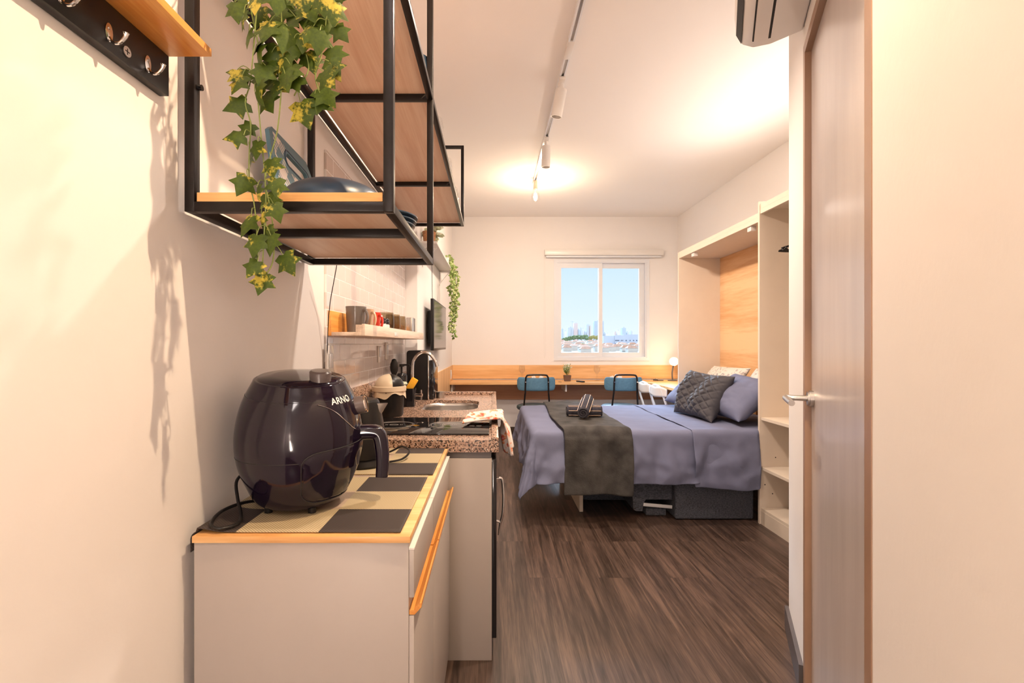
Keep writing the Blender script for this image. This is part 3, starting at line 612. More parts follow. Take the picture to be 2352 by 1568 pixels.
fm = MB(); st = MB(); random.seed(3)
for s_ in range(5):
    x = random.uniform(-0.40, -0.365); y = random.uniform(4.55, 4.80); zl = (1.26, 1.33, 1.5, 1.62, 1.4)[s_]
    pts = [Vector((-0.47, 0.0042*F, 2.02)), Vector((-0.415, y, 2.03)), Vector((x, y, 1.92))]; z = 1.92
    while z > zl: z -= 0.06; pts.append(Vector((x+random.uniform(-0.035, 0.035), y+random.uniform(-0.02, 0.02), z)))
    sp_ = smooth(pts, 4); st.tube(sp_, 0.0014, 4)
    for q in sp_[3:]:
        for r_ in range(3 if s_ < 2 else 2):
            a = random.uniform(0, 2*PI); d = Vector((math.cos(a)*0.8, -0.3+math.sin(a)*0.6, random.uniform(-0.9, 0.2)))
            add_leaf(fm, q+d*0.006, d, Vector((random.uniform(-0.5, 0.5), -1, random.uniform(-0.1, 0.8))), random.uniform(0.024, 0.036), 'oval', 0.2)
fm.build('foliage', M['ivy2'], pv, auto=180); st.build('stems', M['vine'], pv)
bk = thing('wicker_basket_plant', (-0.47, 3.62, 1.9435), 'wicker basket holding a sage-leaved plant at the near end of the white floating shelf', 'plant')
MB().lathe([(0, 0), (0.042, 0), (0.052, 0.09), (0.047, 0.09), (0.04, 0.075), (0, 0.075)], (-0.478, 3.60, 1.9435), 24).build('basket', M['wicker'], bk)
fm = MB()
for i in range(34):
    a = random.uniform(0, 2*PI); r = random.uniform(0.01, 0.05); p = Vector((-0.462+r*math.cos(a)*0.9, 3.64+1.3*r*math.sin(a), 2.02+random.uniform(-0.02, 0.10)))
    d = Vector((math.cos(a)*0.6+0.2, math.sin(a), random.uniform(-0.9, 0.8))); add_leaf(fm, p, d, Vector((0.3, -1, 0.4)), random.uniform(0.04, 0.06), 'oval', 0.3)
fm.build('foliage', M['sageleaf'], bk, auto=180)
m = MB()
for i in range(7): a = i*0.9; m.tube([(-0.478, 3.60, 2.0), (-0.47+0.02*math.cos(a), 3.62+0.03*math.sin(a), 2.06)], 0.0015, 4)
m.build('stems', M['vine'], bk)

# ------------------------------------------------------------------ coat rack
kr = 0.000827
cr = thing('coat_rack', (XL, kr*F-0.3, 1.665), 'black wall coat rack with chrome hooks and a pine ledge on top', 'coat rack')
yr = kr*F
MB().box(XL+0.001, XL+0.019, yr-0.62, yr, 1.660, 1.736, 0.0012).build('back_board', M['blackp'], cr)
o = MB().box(XL+0.001, -0.535, yr-0.62, yr+0.002, 1.7365, 1.751, 0.001).build('ledge', M['pine'], cr)
for i in range(6):
    yh = 0.00078*F-0.006-i*0.0865; zh = 1.684; x0 = XL+0.0192
    m = MB(); m.lathe([(0, 0), (0.0075, 0), (0.0075, 0.0018), (0, 0.0028)], (x0, yh, zh+0.004), 16, sx=1, sy=1, R=Matrix.Rotation(PI/2, 3, 'Y') @ Matrix.Diagonal((2.0, 1.0, 1.0)))
    m.tube([(x0+0.002, yh, zh-0.004), (x0+0.008, yh, zh-0.012), (x0+0.018, yh, zh-0.013), (x0+0.027, yh, zh-0.004), (x0+0.029, yh, zh+0.003)], lambda t: 0.0024+0.0022*(t**6), 8, sub=4)
    m.cyl((x0+0.0015, yh, zh+0.011), (x0+0.0035, yh, zh+0.011), 0.0028, n=10)
    m.build('hook', M['chrome'], cr)
m = MB(); m.cyl((XL+0.0190, 0.00073*F, 1.680), (XL+0.0215, 0.00073*F, 1.680), 0.0085, n=20); sc = m.build('screw', M['steel'], cr)
m = MB(); m.box(XL+0.0213, XL+0.0218, 0.00073*F-0.005, 0.00073*F+0.005, 1.6792, 1.6808); m.box(XL+0.0213, XL+0.0218, 0.00073*F-0.0008, 0.00073*F+0.0008, 1.675, 1.685); m.build('cross_slot', M['dark'], sc, flat=True)

# ------------------------------------------------------------------ small cabinet with placemats
k1 = 0.000886; cy0 = k1*F; cy1 = 1.785; cx0 = -0.610; cx1 = -0.172; cz = 0.800
ca = thing('side_cabinet', (cx0, cy0, 0), 'low greige cabinet with a pine worktop at the near left', 'cabinet')
MB().box(cx0, cx1, cy0+0.003, cy1, 0.0, cz-0.014, 0.0008).build('carcass', M['grey_lam'], ca)
MB().box(cx0-0.001, cx1+0.004, cy0-0.003, cy1, cz-0.0138, cz, 0.0012).build('worktop', M['pineX'], ca)
ym = 0.00118*F
for j, (a, b) in enumerate(((cy0+0.004, ym-0.0015), (ym+0.0015, cy1-0.003))):
    dr = MB().box(cx1+0.0005, cx1+0.011, a, b, 0.672, 0.770, 0.0012).build('drawer', M['grey_lam'], ca)
    dr2 = MB().box(cx1+0.0005, cx1+0.011, a, b, 0.06, 0.635, 0.0012).build('cabinet_door', M['grey_lam'], ca)
    m = MB(); m.plate([(cx1+0.001, 0.637), (cx1+0.012, 0.637), (cx1+0.026, 0.652), (cx1+0.026, 0.660), (cx1+0.022, 0.660), (cx1+0.010, 0.646), (cx1+0.001, 0.646)], [], XZ, a+0.001, b-0.001)
    h = m.build('handle', M['pine'], dr2, flat=True); h['label'] = 'full-width pine finger pull'
    MB().box(cx1+0.0005, cx1+0.0115, a, b, 0.770, 0.7735).build('pale_edge', M['whitep'], dr, flat=True)
def mat_mesh(x0, x1, y0, y1, z, name, label, hang=0.0, curl=False):
    m = MB()
    def f(a, b):
        L = x1-x0+hang; s = a*L; y = y0+(y1-y0)*b; 
        if s < hang:
            r = 0.016; t = hang-s
            if t < r*PI/2: an = t/r; xx = x0-r*math.sin(an)*0.8; zz = z-r+r*math.cos(an)
            else: xx = x0-r*0.8; zz = z-r-(t-r*PI/2)
            return Vector((xx+0.002, y, zz+0.002))
        lift = 0.008*math.exp(-((s-hang)/0.035)**2)*(1 if hang else 0)
        return Vector((x0+s-hang, y+0.004*math.sin(b*PI)*math.sin(a*9), z+0.002+lift*(0.4+0.6*(1-b))))
    m.grid(f, 90, 20); o = m.build(name, M['mat'], loc=(x0, y0, z))
    mod = o.modifiers.new('thickness', 'SOLIDIFY'); mod.thickness = 0.0016; mod.offset = 1
    return tag(o, label, 'placemat')
mat_mesh(cx0-0.001, cx1-0.018, cy0+0.012, 1.412, cz+0.0002, 'placemat', 'dark and cream woven placemat under the air fryer, its end drooping over the cabinet side', hang=0.05)
mat_mesh(cx0+0.012, cx1-0.006, 1.422, 1.780, cz+0.0002, 'placemat', 'dark and cream woven placemat farther back on the pine worktop, under the kettle')
ZM = cz+0.0045

# ------------------------------------------------------------------ air fryer
FC = Vector((-0.465, 1.160, ZM)); PHI0 = 98
prof = [(0.050, 0.006), (0.082, 0.009), (0.104, 0.026), (0.120, 0.058), (0.135, 0.095), (0.143, 0.135), (0.1445, 0.165), (0.142, 0.195), (0.135, 0.230), (0.124, 0.262), (0.112, 0.286), (0.106, 0.298), (0.104, 0.302)]
def RF(z):
    z = max(prof[0][1], min(prof[-1][1], z))
    for (ra, za), (rb, zb_) in zip(prof, prof[1:]):
        if za <= z <= zb_: t = (z-za)/(zb_-za); return ra+(rb-ra)*t
    return prof[-1][0]
def FS(phi, z, off=0.0):
    a = math.radians(phi); dz = 0.004; sl = (RF(z+dz)-RF(z-dz))/(2*dz); n = Vector((math.sin(a), -math.cos(a), -sl)).normalized()
    r = RF(z); return FC+Vector((math.sin(a)*r, -math.cos(a)*r, z))+n*off
af = thing('air_fryer', FC, 'glossy aubergine black egg-shaped air fryer on the placemat', 'air fryer')
sp_ = smooth([Vector((r, 0, z)) for r, z in prof], 4)
m = MB(); m.lathe([(0, 0.006)]+[(q.x, q.z) for q in sp_]+[(0.100, 0.304), (0.094, 0.302), (0, 0.303)], FC, 72); m.build('body', M['fryer'], af, auto=60)
m = MB(); m.lathe([(0.092, 0.3025), (0.097, 0.303), (0.095, 0.307), (0.06, 0.311), (0.0, 0.312)], FC, 64); m.build('top_lid', M['fryer'], af, auto=60)
# seam line
m = MB(); m.tube([FS(a, 0.128, 0.0002) for a in range(-180, 23, 4)], 0.0009, 5)
m.tube([FS(175+a, 0.128, 0.0002) for a in range(0, 10, 4)], 0.0009, 5)
m.tube([FS(a, 0.268, 0.0002) for a in range(-180, 180, 5)], 0.0006, 4, closed=True); m.build('seam', M['dark'], af)
def frame_pts(off):
    pts = []
    r = 20
    for (p0, p1, z0, z1) in ((22, 174, 0.030, 0.150),):
        for cx, cy, a0 in ((p1-r, 0.165-0.028, 0), (p0+r, 0.150-0.028, 90), (p0+r, z0+0.028, 180), (p1-r, z0+0.028, 270)):
            for i in range(9):
                a = math.radians(a0+90*i/8); pts.append((cx+r*math.cos(a), cy+0.028*math.sin(a)))
    return pts
fp = frame_pts(0); dense = []
for i in range(len(fp)):
    a = fp[i]; b = fp[(i+1) % len(fp)]; n_ = max(1, int(max(abs(a[0]-b[0])/5, abs(a[1]-b[1])/0.01)))
    for j in range(n_): t = j/n_; dense.append((a[0]+(b[0]-a[0])*t, a[1]+(b[1]-a[1])*t))
dw = MB(); cx_ = 98
def panel(a, b):
    # radial fill: b 0 centre .. 1 rim
    i = a*len(dense); q = dense[int(i) % len(dense)]; c0 = (98, 0.092); t = b
    return FS(c0[0]+(q[0]-c0[0])*t, c0[1]+(q[1]-c0[1])*t, 0.0022 if t < 0.999 else -0.001)
dw.grid(panel, len(dense), 16, closeu=True); dwo = dw.build('basket_drawer', M['fryer'], af, auto=60)
m = MB(); m.tube([FS(q[0], q[1], 0.0016) for q in dense], 0.0010, 5, closed=True); m.build('drawer_gap', M['dark'], dwo)
# handle
a0 = math.radians(PHI0); hd_ = Vector((math.sin(a0), -math.cos(a0), 0)); hs_ = Vector((math.cos(a0), math.sin(a0), 0))
hpath = [(0.128, 0.168), (0.165, 0.170), (0.185, 0.162), (0.192, 0.130), (0.194, 0.095), (0.192, 0.060)]
pts = smooth([FC+hd_*r+Vector((0, 0, z)) for r, z in hpath], 5); m = MB(); rings = []
for i, p in enumerate(pts):
    d = (pts[min(i+1, len(pts)-1)]-pts[max(i-1, 0)]).normalized(); nn = hs_.cross(d).normalized(); t = i/(len(pts)-1)
    w_ = 0.021; h_ = 0.019-0.004*t; ring_ = []
    for j in range(16):
        an = 2*PI*j/16; c, s = math.cos(an), math.sin(an); c = math.copysign(abs(c)**0.5, c); s = math.copysign(abs(s)**0.5, s); ring_.append(m.bm.verts.new(p+hs_*c*w_+nn*s*h_))
    rings.append(ring_)
for A_, B_ in zip(rings, rings[1:]):
    for j in range(16): m.bm.faces.new((A_[j], A_[(j+1) % 16], B_[(j+1) % 16], B_[j]))
m.bm.faces.new(rings[0]); m.bm.faces.new(rings[-1][::-1]); hn = m.build('handle', M['fryer'], dwo, auto=50)
m = MB(); nP = []
for i, p in enumerate(pts[9:]):
    d = (pts[min(i+10, len(pts)-1)]-pts[i+8]).normalized(); nP.append(p-hs_.cross(d).normalized()*0.0145 if False else p+hd_*0.0125)
def strip(a, b):
    q = nP[min(len(nP)-1, int(round(a*(len(nP)-1))))]; return q+hs_*((b-0.5)*0.03)+hd_*0.002*math.sin(b*PI)
m.grid(strip, len(nP)-1, 6); m.build('grip_inlay', M['fryer_trim'], hn)
# dial and top knob
m = MB(); c = FS(PHI0, 0.238, 0.0); ax = (hd_+Vector((0, 0, 0.22))).normalized(); Rm = ax.to_track_quat('Z', 'Y').to_matrix()
m.lathe([(0, -0.004), (0.023, -0.004), (0.022, 0.018), (0.0205, 0.021), (0, 0.021)], c, 32, R=Rm); dl = m.build('temperature_dial', M['fryer_trim'], af)
m = MB(); m.lathe([(0.0185, 0.0205), (0.0225, 0.0195), (0.0215, 0.0225), (0.0185, 0.0225)], c, 32, R=Rm); m.build('chrome_ring', M['chrome'], dl)
m = MB(); c = FC+Vector((0.060, -0.035, 0.309)); 
m.lathe([(0.0235, -0.001), (0.0245, 0.010), (0.023, 0.012)], c, 32); m.lathe([(0.0245, 0.010), (0.0245, 0.021), (0.021, 0.025), (0, 0.026)], c, 32); kn = m.build('timer_knob', M['fryer_trim'], af)
# chrome swoosh line on front
m = MB(); m.tube([FS(38, 0.262, 0.001), FS(48, 0.252, 0.001), FS(57, 0.236, 0.001), FS(66, 0.212, 0.001), FS(76, 0.190, 0.001), FS(88, 0.180, 0.001), FS(100, 0.178, 0.001), FS(112, 0.184, 0.001)], 0.0010, 5, sub=4); m.build('chrome_line', M['chrome'], af)
# four feet
for fx_, fy_ in ((-0.05, -0.06), (0.05, -0.06), (-0.05, 0.06), (0.05, 0.06)):
    m = MB(); m.cyl(FC+Vector((fx_, fy_, -0.0005)), FC+Vector((fx_, fy_, 0.016)), 0.009, n=14); m.build('foot', M['blackp'], af)
# wordmark
M['logo'] = plain('printed_cream_logo', (0.85, 0.80, 0.72, 1), 0.4, var=0.01)
def text_mesh(txt, size):
    cu = bpy.data.curves.new('txt', 'FONT'); cu.body = txt; cu.size = size; cu.align_x = 'CENTER'; cu.offset = 0.0003
    ob = bpy.data.objects.new('txt', cu); C.objects.link(ob); dg = bpy.context.evaluated_depsgraph_get(); dg.update()
    me = bpy.data.meshes.new_from_object(ob.evaluated_get(dg)); bpy.data.objects.remove(ob); return me
me = text_mesh('ARNO', 0.022); bmx = bmesh.new(); bmx.from_mesh(me)
bmesh.ops.subdivide_edges(bmx, edges=list(bmx.edges), cuts=1)
for v in bmx.verts: v.co = FS(67+math.degrees(v.co.x/0.13), 0.258+v.co.y, 0.0012)
mb = MB(); mb.bm.free(); mb.bm = bmx; mb.build('wordmark', M['logo'], af, flat=True)
# power cord
m = MB(); m.tube([FC+Vector((-0.085, 0.02, 0.075)), FC+Vector((-0.118, -0.01, 0.083)), FC+Vector((-0.128, -0.05, 0.07)), FC+Vector((-0.108, -0.085, 0.04)), FC+Vector((-0.085, -0.115, 0.015)), FC+Vector((-0.075, -0.145, 0.006)), FC+Vector((-0.095, -0.175, 0.006)),
    FC+Vector((-0.120, -0.165, 0.012)), FC+Vector((-0.125, -0.12, 0.022)), FC+Vector((-0.105, -0.06, 0.022)), FC+Vector((-0.075, 0.0, 0.008)), FC+Vector((-0.06, 0.02, 0.006))], 0.0036, 10, sub=6)
m.build('power_cord', M['blackp'], af)

# the top of the fryer slopes down towards its front
def tilt_top(o):
    for ch in o.children:
        if ch.type == 'MESH':
            for v in ch.data.vertices:
                t = max(0.0, (v.co.z-0.17)/0.14)
                v.co.z -= t*(0.07*v.co.x-0.13*v.co.y)
        tilt_top(ch)
tilt_top(af)

# ------------------------------------------------------------------ kettle
KC = Vector((-0.418, 1.545, ZM)); kt = thing('electric_kettle', KC, 'matte black electric kettle standing behind the air fryer', 'kettle')
m = MB(); m.lathe([(0, 0), (0.078, 0), (0.080, 0.006), (0.074, 0.02), (0.06, 0.024), (0, 0.024)], KC, 36); m.build('power_base', M['blackp'], kt)
m = MB(); m.lathe([(0, 0.0245), (0.067, 0.0245), (0.070, 0.05), (0.066, 0.12), (0.054, 0.19), (0.050, 0.200), (0, 0.200)], KC, 40); bd = m.build('body', M['blackp'], kt)
m = MB(); m.lathe([(0.0505, 0.2005), (0.046, 0.208), (0.02, 0.213), (0, 0.213)], KC, 32); m.lathe([(0.0, 0.213), (0.010, 0.213), (0.008, 0.222), (0, 0.222)], KC, 16); m.build('lid', M['blackp'], kt)
m = MB(); m.tube([KC+Vector((-0.045, -0.02, 0.19)), KC+Vector((-0.085, -0.03, 0.185)), KC+Vector((-0.10, -0.035, 0.13)), KC+Vector((-0.085, -0.03, 0.06)), KC+Vector((-0.06, -0.02, 0.05))], 0.010, 10, sub=4); m.build('handle', M['blackp'], kt)
m = MB()
def spout(a, b): an = (a-0.5)*1.1; r = 0.052+0.028*b*(1-abs(a-0.5)*2); return KC+Vector((r*math.cos(an), r*math.sin(an)*(1-0.35*b), 0.150+0.046*b))
m.grid(spout, 10, 6); m.build('spout', M['steel'], kt)
m = MB(); m.tube([KC+Vector((0.079, 0.0, 0.005)), KC+Vector((0.12, 0.03, 0.008)), KC+Vector((0.135, 0.08, 0.022)), KC+Vector((0.10, 0.125, 0.028)), KC+Vector((0.05, 0.135, 0.006)), KC+Vector((0.0, 0.14, 0.006))], 0.0035, 8, sub=6); m.build('power_cord', M['blackp'], kt)

# ------------------------------------------------------------------ kitchen counter unit
gz = 0.831; gy0 = 0.00163*F; gy1 = 3.41; gx1 = 0.022; GT = 0.045
GY0 = 1.79
ku = thing('kitchen_base_cabinet', (XL, GY0, 0), 'tall greige base cabinet under the granite worktop', 'cabinet')
MB().box(-0.60, -0.004, GY0+0.012, GY0+0.030, 0, 0.76, 0.0008).build('side_panel', M['grey_lam'], ku)
MB().box(-0.598, -0.005, GY0+0.016, gy1-0.02, 0.7605, 0.783).build('top_rail', M['grey_dark'], ku) if False else None
m = MB(); m.box(-0.598, -0.006, GY0+0.014, GY0+0.04, 0.7605, 0.784); m.box(-0.03, -0.006, GY0+0.04, gy1-0.02, 0.7605, 0.784); m.build('shadow_gap_rail', M['grey_dark'], ku, flat=True)
MB().box(-0.60, -0.004, gy1-0.035, gy1-0.015, 0, 0.784).build('end_panel', M['grey_lam'], ku)
for (a, b) in ((2.36, 2.86), (2.865, gy1-0.035)):
    q = MB().box(-0.004, 0.013, a, b-0.002, 0.08, 0.755, 0.001).build('cabinet_door', M['grey_lam'], ku)
MB().box(-0.06, -0.045, GY0+0.04, gy1-0.035, 0, 0.08).build('plinth', M['grey_dark'], ku)
ov = thing('compact_fridge', (-0.25, GY0+0.3, 0.082), 'black compact fridge set under the worktop with a chrome bow handle', 'fridge')
MB().box(-0.56, -0.008, GY0+0.035, 2.352, 0.082, 0.756).build('body', M['blackp'], ov)
MB().box(-0.0075, 0.014, GY0+0.014, 2.352, 0.082, 0.756, 0.003).build('fridge_door', M['blackgloss'], ov)
hy = 0.00178*F
m = MB(); m.tube([(0.013, hy, 0.640), (0.032, hy, 0.642), (0.040, hy, 0.625), (0.043, hy, 0.56), (0.040, hy, 0.495), (0.030, hy, 0.455), (0.0225, hy, 0.41)], lambda t: 0.0055-0.003*max(0, t-0.8)*5, 10, sub=5)
m.tube([(0.013, hy, 0.468), (0.0315, hy, 0.462)], 0.005, 10); m.build('bow_handle', M['chrome'], ov)

ct = thing('granite_worktop', (XL, GY0, gz-GT), 'brown speckled granite worktop with an undermount sink', 'worktop')
SX0, SX1, SY0, SY1 = -0.415, -0.085, 2.60, 3.07
m = MB(); m.plate([(XL+0.001, GY0), (gx1, GY0), (gx1, gy1), (XL+0.001, gy1)], [rrect(SX0, SX1, SY0, SY1, 0.11)], XY, gz-GT, gz)
slab = m.build('slab', M['granite'], ct, flat=True)
m = MB(); m.box(gx1-0.028, gx1, GY0+0.0005, gy1-0.03, gz+0.0003, gz+0.010, 0.002); m.box(XL+0.02, gx1, gy1-0.03, gy1-0.0005, gz+0.0003, gz+0.022, 0.002); m.build('raised_rim', M['granite'], ct)
MB().box(XL+0.0005, XL+0.02, GY0, gy1-0.001, gz+0.0004, gz+0.165, 0.001).build('upstand', M['granite'], ct)
m = MB(); lp = rrect(SX0+0.0015, SX1-0.0015, SY0+0.0015, SY1-0.0015, 0.1085, 8); cxs, cys = (SX0+SX1)/2, (SY0+SY1)/2
def basin(a, b):
    q = lp[int(a*len(lp)) % len(lp)]; dep = [0, 0.02, 0.10, 0.135, 0.145, 0.147]; sc_ = [1.0, 1.0, 0.97, 0.90, 0.6, 0.08]; i = int(round(b*5))
    return Vector((cxs+(q[0]-cxs)*sc_[i], cys+(q[1]-cys)*sc_[i], gz-0.018-dep[i]))
m.grid(basin, len(lp), 5, closeu=True); sk = m.build('sink_bowl', M['steel'], ct)
sk.modifiers.new('thickness', 'SOLIDIFY').thickness = 0.0015

# hob
hx0, hx1, hy0, hy1 = -0.535, -0.015, 1.885, 2.30
hb = thing('induction_hob', (hx0, hy0, gz), 'black glass two-zone induction hob set on the granite', 'hob')
MB().box(hx0, hx1, hy0, hy1, gz+0.0006, gz+0.0075, 0.002).build('glass_plate', M['hobglass'], hb)
M['print'] = plain('printed_hob_marking', (0.30, 0.28, 0.27, 1), 0.4, var=0.02)
zt_ = gz+0.0079
for (u, kk, r) in ((905, 0.00190, 0.088), (1030, 0.00190, 0.082)):
    cx = (u-U0)*kk; cyy = kk*F
    z_ = thing('x', (0, 0, 0), None, None); bpy.data.objects.remove(z_)
    m = MB()
    for rr in (r, r-0.006): m.plate([(cx+rr*math.cos(t*PI/32), cyy+rr*math.sin(t*PI/32)) for t in range(64)], [[(cx+(rr-0.0014)*math.cos(t*PI/32), cyy+(rr-0.0014)*math.sin(t*PI/32)) for t in range(64)]], XY, gz+0.0074, zt_)
    m.plate([(cx+0.02*math.cos(t*PI/12), cyy+0.012*math.sin(t*PI/12)) for t in range(24)], [[(cx+0.016*math.cos(t*PI/12), cyy+0.009*math.sin(t*PI/12)) for t in range(24)]], XY, gz+0.0074, zt_)
    for dx in (-0.035, -0.028, 0.028, 0.035): m.box(cx+dx-0.001, cx+dx+0.001, cyy-0.008, cyy+0.008, gz+0.0074, zt_)
    m.build('cooking_zone', M['print'], hb, flat=True)
for (px, py) in ((-0.075, 2.20), (-0.075, 2.13), (-0.09, 2.06), (-0.06, 2.06)):
    m = MB(); m.plate([(px+0.011*math.cos(t*PI/10), py+0.011*math.sin(t*PI/10)) for t in range(20)], [[(px+0.009*math.cos(t*PI/10), py+0.009*math.sin(t*PI/10)) for t in range(20)]], XY, gz+0.0074, zt_)
    m.box(px-0.004, px+0.004, py-0.001, py+0.001, gz+0.0074, zt_); m.build('touch_control', M['print'], hb, flat=True)

# faucet
fb = Vector((-0.492, 2.94, gz)); fa = thing('kitchen_faucet', fb, 'chrome gooseneck kitchen faucet beside the sink', 'faucet')
m = MB(); m.lathe([(0, 0), (0.027, 0), (0.027, 0.006), (0.017, 0.010), (0.017, 0.075), (0.021, 0.078), (0.021, 0.092), (0.012, 0.096), (0, 0.096)], fb, 24); m.build('base', M['chrome'], fa)
m = MB(); m.tube([fb+Vector((0, 0, 0.09)), fb+Vector((0, 0, 0.22)), fb+Vector((0.015, 0, 0.275)), fb+Vector((0.055, 0, 0.308)), fb+Vector((0.100, 0, 0.300)), fb+Vector((0.132, 0, 0.265)), fb+Vector((0.146, 0, 0.235))], 0.0095, 14, sub=6); sp1 = m.build('spout', M['chrome'], fa)
m = MB(); m.cyl(fb+Vector((0.144, 0, 0.242)), fb+Vector((0.152, 0, 0.222)), 0.012, n=16); m.build('aerator', M['steel'], sp1)
m = MB(); m.cyl(fb+Vector((0.012, -0.02, 0.05)), fb+Vector((0.052, -0.03, 0.05)), 0.009, n=14); m.cyl(fb+Vector((0.056, -0.031, 0.022)), fb+Vector((0.056, -0.031, 0.082)), 0.006, n=12); m.cyl(fb+Vector((0.048, -0.029, 0.05)), fb+Vector((0.064, -0.033, 0.05)), 0.010, n=12); m.build('cross_handle', M['chrome'], fa)

# bin with domed lid
bc = Vector((-0.520, 2.405, gz+0.0005)); bn = thing('countertop_bin', bc, 'small black countertop bin with a half white, half black domed swing lid', 'bin')
m = MB(); m.lathe([(0, 0), (0.066, 0), (0.070, 0.01), (0.074, 0.125), (0.070, 0.125), (0.066, 0.01), (0, 0.008)], bc, 40); m.build('body', M['blackp'], bn)
m = MB(); m.lathe([(0.073, 0.120), (0.084, 0.126), (0.084, 0.148), (0.078, 0.150), (0.072, 0.146)], bc, 40); m.build('rim', M['creamp'], bn)
m = MB()
def liner(a, b): t = 2*PI*a; r = 0.077+0.004*math.sin(5*t)+0.003*b; return bc+Vector((r*math.cos(t), r*math.sin(t), 0.124-b*(0.022+0.012*math.sin(3*t+1)+0.006*math.sin(7*t))))
m.grid(liner, 60, 5, closeu=True); m.build('bag_edge', M['creamp'], bn)
def dome_half(a0, a1):
    m = MB()
    def f(a, b): t = math.radians(a0+(a1-a0)*a); s = b*PI/2; return bc+Vector((0.073*math.cos(s)*math.cos(t), 0.073*math.cos(s)*math.sin(t), 0.147+0.062*math.sin(s)))
    m.grid(f, 24, 12); return m
o = dome_half(-65-180, -65).build('lid_half', M['creamp'], bn); o['label'] = 'cream half of the domed lid'
o = dome_half(-65, 115).build('lid_half', M['blackp'], bn); o['label'] = 'black half of the domed lid'
# sink caddy with soap and brushes
kc_ = Vector((-0.552, 2.885, gz)); kd = thing('sink_caddy', kc_, 'black plastic caddy standing behind the domed bin', 'caddy')
m = MB()
m.plate(rrect(-0.595, -0.505, 2.72, 2.90, 0.015), [rrect(-0.590, -0.510, 2.725, 2.895, 0.012)], XY, gz+0.005, gz+0.125); m.plate(rrect(-0.595, -0.505, 2.72, 2.90, 0.015), [], XY, gz+0.0005, gz+0.005); m.build('tray', M['blackgloss'], kd, flat=True)
o = thing('dish_brush', (-0.570, 2.76, gz+0.01), 'black oval-headed dish brush standing upright in the caddy', 'brush')
m = MB(); m.lathe([(0, -0.05), (0.012, -0.046), (0.022, -0.02), (0.024, 0.0), (0.022, 0.02), (0.012, 0.046), (0, 0.05)], (-0.572, 2.775, gz+0.225), 24, sy=0.5); m.build('brush_head', M['blackp'], o)
m = MB(); m.cyl((-0.572, 2.775, gz+0.008), (-0.572, 2.775, gz+0.18), 0.006, n=10); m.build('brush_handle', M['blackp'], o)
o = thing('soap_dispenser', (-0.545, 2.855, gz+0.006), 'black soap pump bottle standing in the sink caddy', 'soap dispenser')
m = MB(); m.lathe([(0, 0), (0.032, 0), (0.033, 0.01), (0.033, 0.165), (0.024, 0.18), (0, 0.18)], (-0.543, 2.852, gz+0.006), 24); m.build('bottle', M['blackgloss'], o)
m = MB(); m.cyl((-0.543, 2.852, gz+0.186), (-0.543, 2.852, gz+0.225), 0.006, n=10); m.cyl((-0.543, 2.852, gz+0.225), (-0.543, 2.852, gz+0.24), 0.015, n=16); m.tube([(-0.543, 2.852, gz+0.235), (-0.50, 2.84, gz+0.236), (-0.49, 2.838, gz+0.228)], 0.005, 8); m.build('pump', M['blackp'], o)
sn = thing('sponge_holder', (-0.497, 2.77, gz), 'black sponge holder hooked beside the faucet', 'holder')
MB().plate(rrect(-0.500, -0.45, 2.735, 2.805, 0.01), [rrect(-0.496, -0.454, 2.739, 2.801, 0.008)], XY, gz+0.0005, gz+0.105).build('cup', M['blackgloss'], sn, flat=True)
o = MB().box(-0.020, 0.020, -0.009, 0.009, -0.04, 0.04, 0.004, M=Matrix.Translation((-0.470, 2.778, gz+0.125)) @ Matrix.Rotation(0.55, 4, 'Y')).build('sponge', M['yellow']); tag(o, 'yellow sponge sticking out of the holder by the faucet', 'sponge')
o = MB().lathe([(0, 0), (0.03, 0.002), (0.034, 0.008), (0.028, 0.018), (0, 0.022)], (-0.515, 2.70, gz+0.128), 24).build('scrubber', M['greenp']); tag(o, 'pale round scrubber lying on the caddy rim', 'scrubber')
# coffee machine
cm = thing('coffee_machine', (-0.475, 3.20, gz), 'slim black coffee machine with a silver side strip at the worktop end', 'coffee machine')
m = MB(); m.plate(rrect(-0.555, -0.420, gz+0.0005, gz+0.318, 0.02), [], XZ, 3.08, 3.34); m.build('housing', M['blackp'], cm, auto=30)
MB().box(-0.4195, -0.410, 3.078, 3.34, gz+0.001, gz+0.285, 0.003).build('side_strip', M['chrome'], cm)
MB().box(-0.4095, -0.383, 3.10, 3.33, gz+0.001, gz+0.255, 0.004).build('water_tank', M['blackgloss'], cm)
m = MB(); m.lathe([(0, 0), (0.028, 0), (0.03, 0.03), (0.03, 0.04), (0, 0.042)], (-0.350, 3.20, gz+0.0005), 24); o = m.build('sink_stopper', M['steel']); tag(o, 'round steel sink strainer standing beside the coffee machine', 'strainer')

# tea towel draped over the worktop edge
m = MB()
def tt(a, b):
    s = a*0.33; e = 0.15; r = 0.016; y = 2.06+0.27*b+0.035*(1-a)*(b-0.5)+0.02*math.sin(a*5)
    fo = 0.010*abs(math.sin(b*8+a*2.0))+0.006*math.sin(b*17+1)
    if s < e: return Vector((gx1-e+s+0.012+0.03*(b-0.5), y, gz+0.018+fo*1.2+0.012*math.sin(b*PI)+0.014*a))
    t = s-e; zt0 = gz+0.034+fo*0.8
    if t < r*PI/2: an = t/r; return Vector((gx1+0.012+r*math.sin(an)+0.03*(b-0.5)*(1-an/1.57), y, zt0-r+r*math.cos(an)))
    q = t-r*PI/2; k_ = min(1, q/0.05)
    return Vector((gx1+0.012+r+0.16*q+k_*(0.016*math.sin(b*13)+0.008*math.sin(b*29+2)), y-0.55*q*(b-0.45), zt0-r-q*(1.0-0.25*b)))
m.grid(tt, 40, 30); o = m.build('tea_towel', M['dishcloth'], auto=180); o.modifiers.new('thickness', 'SOLIDIFY').thickness = 0.007; tag(o, 'folded white tea towel with red print draped over the worktop edge', 'towel')

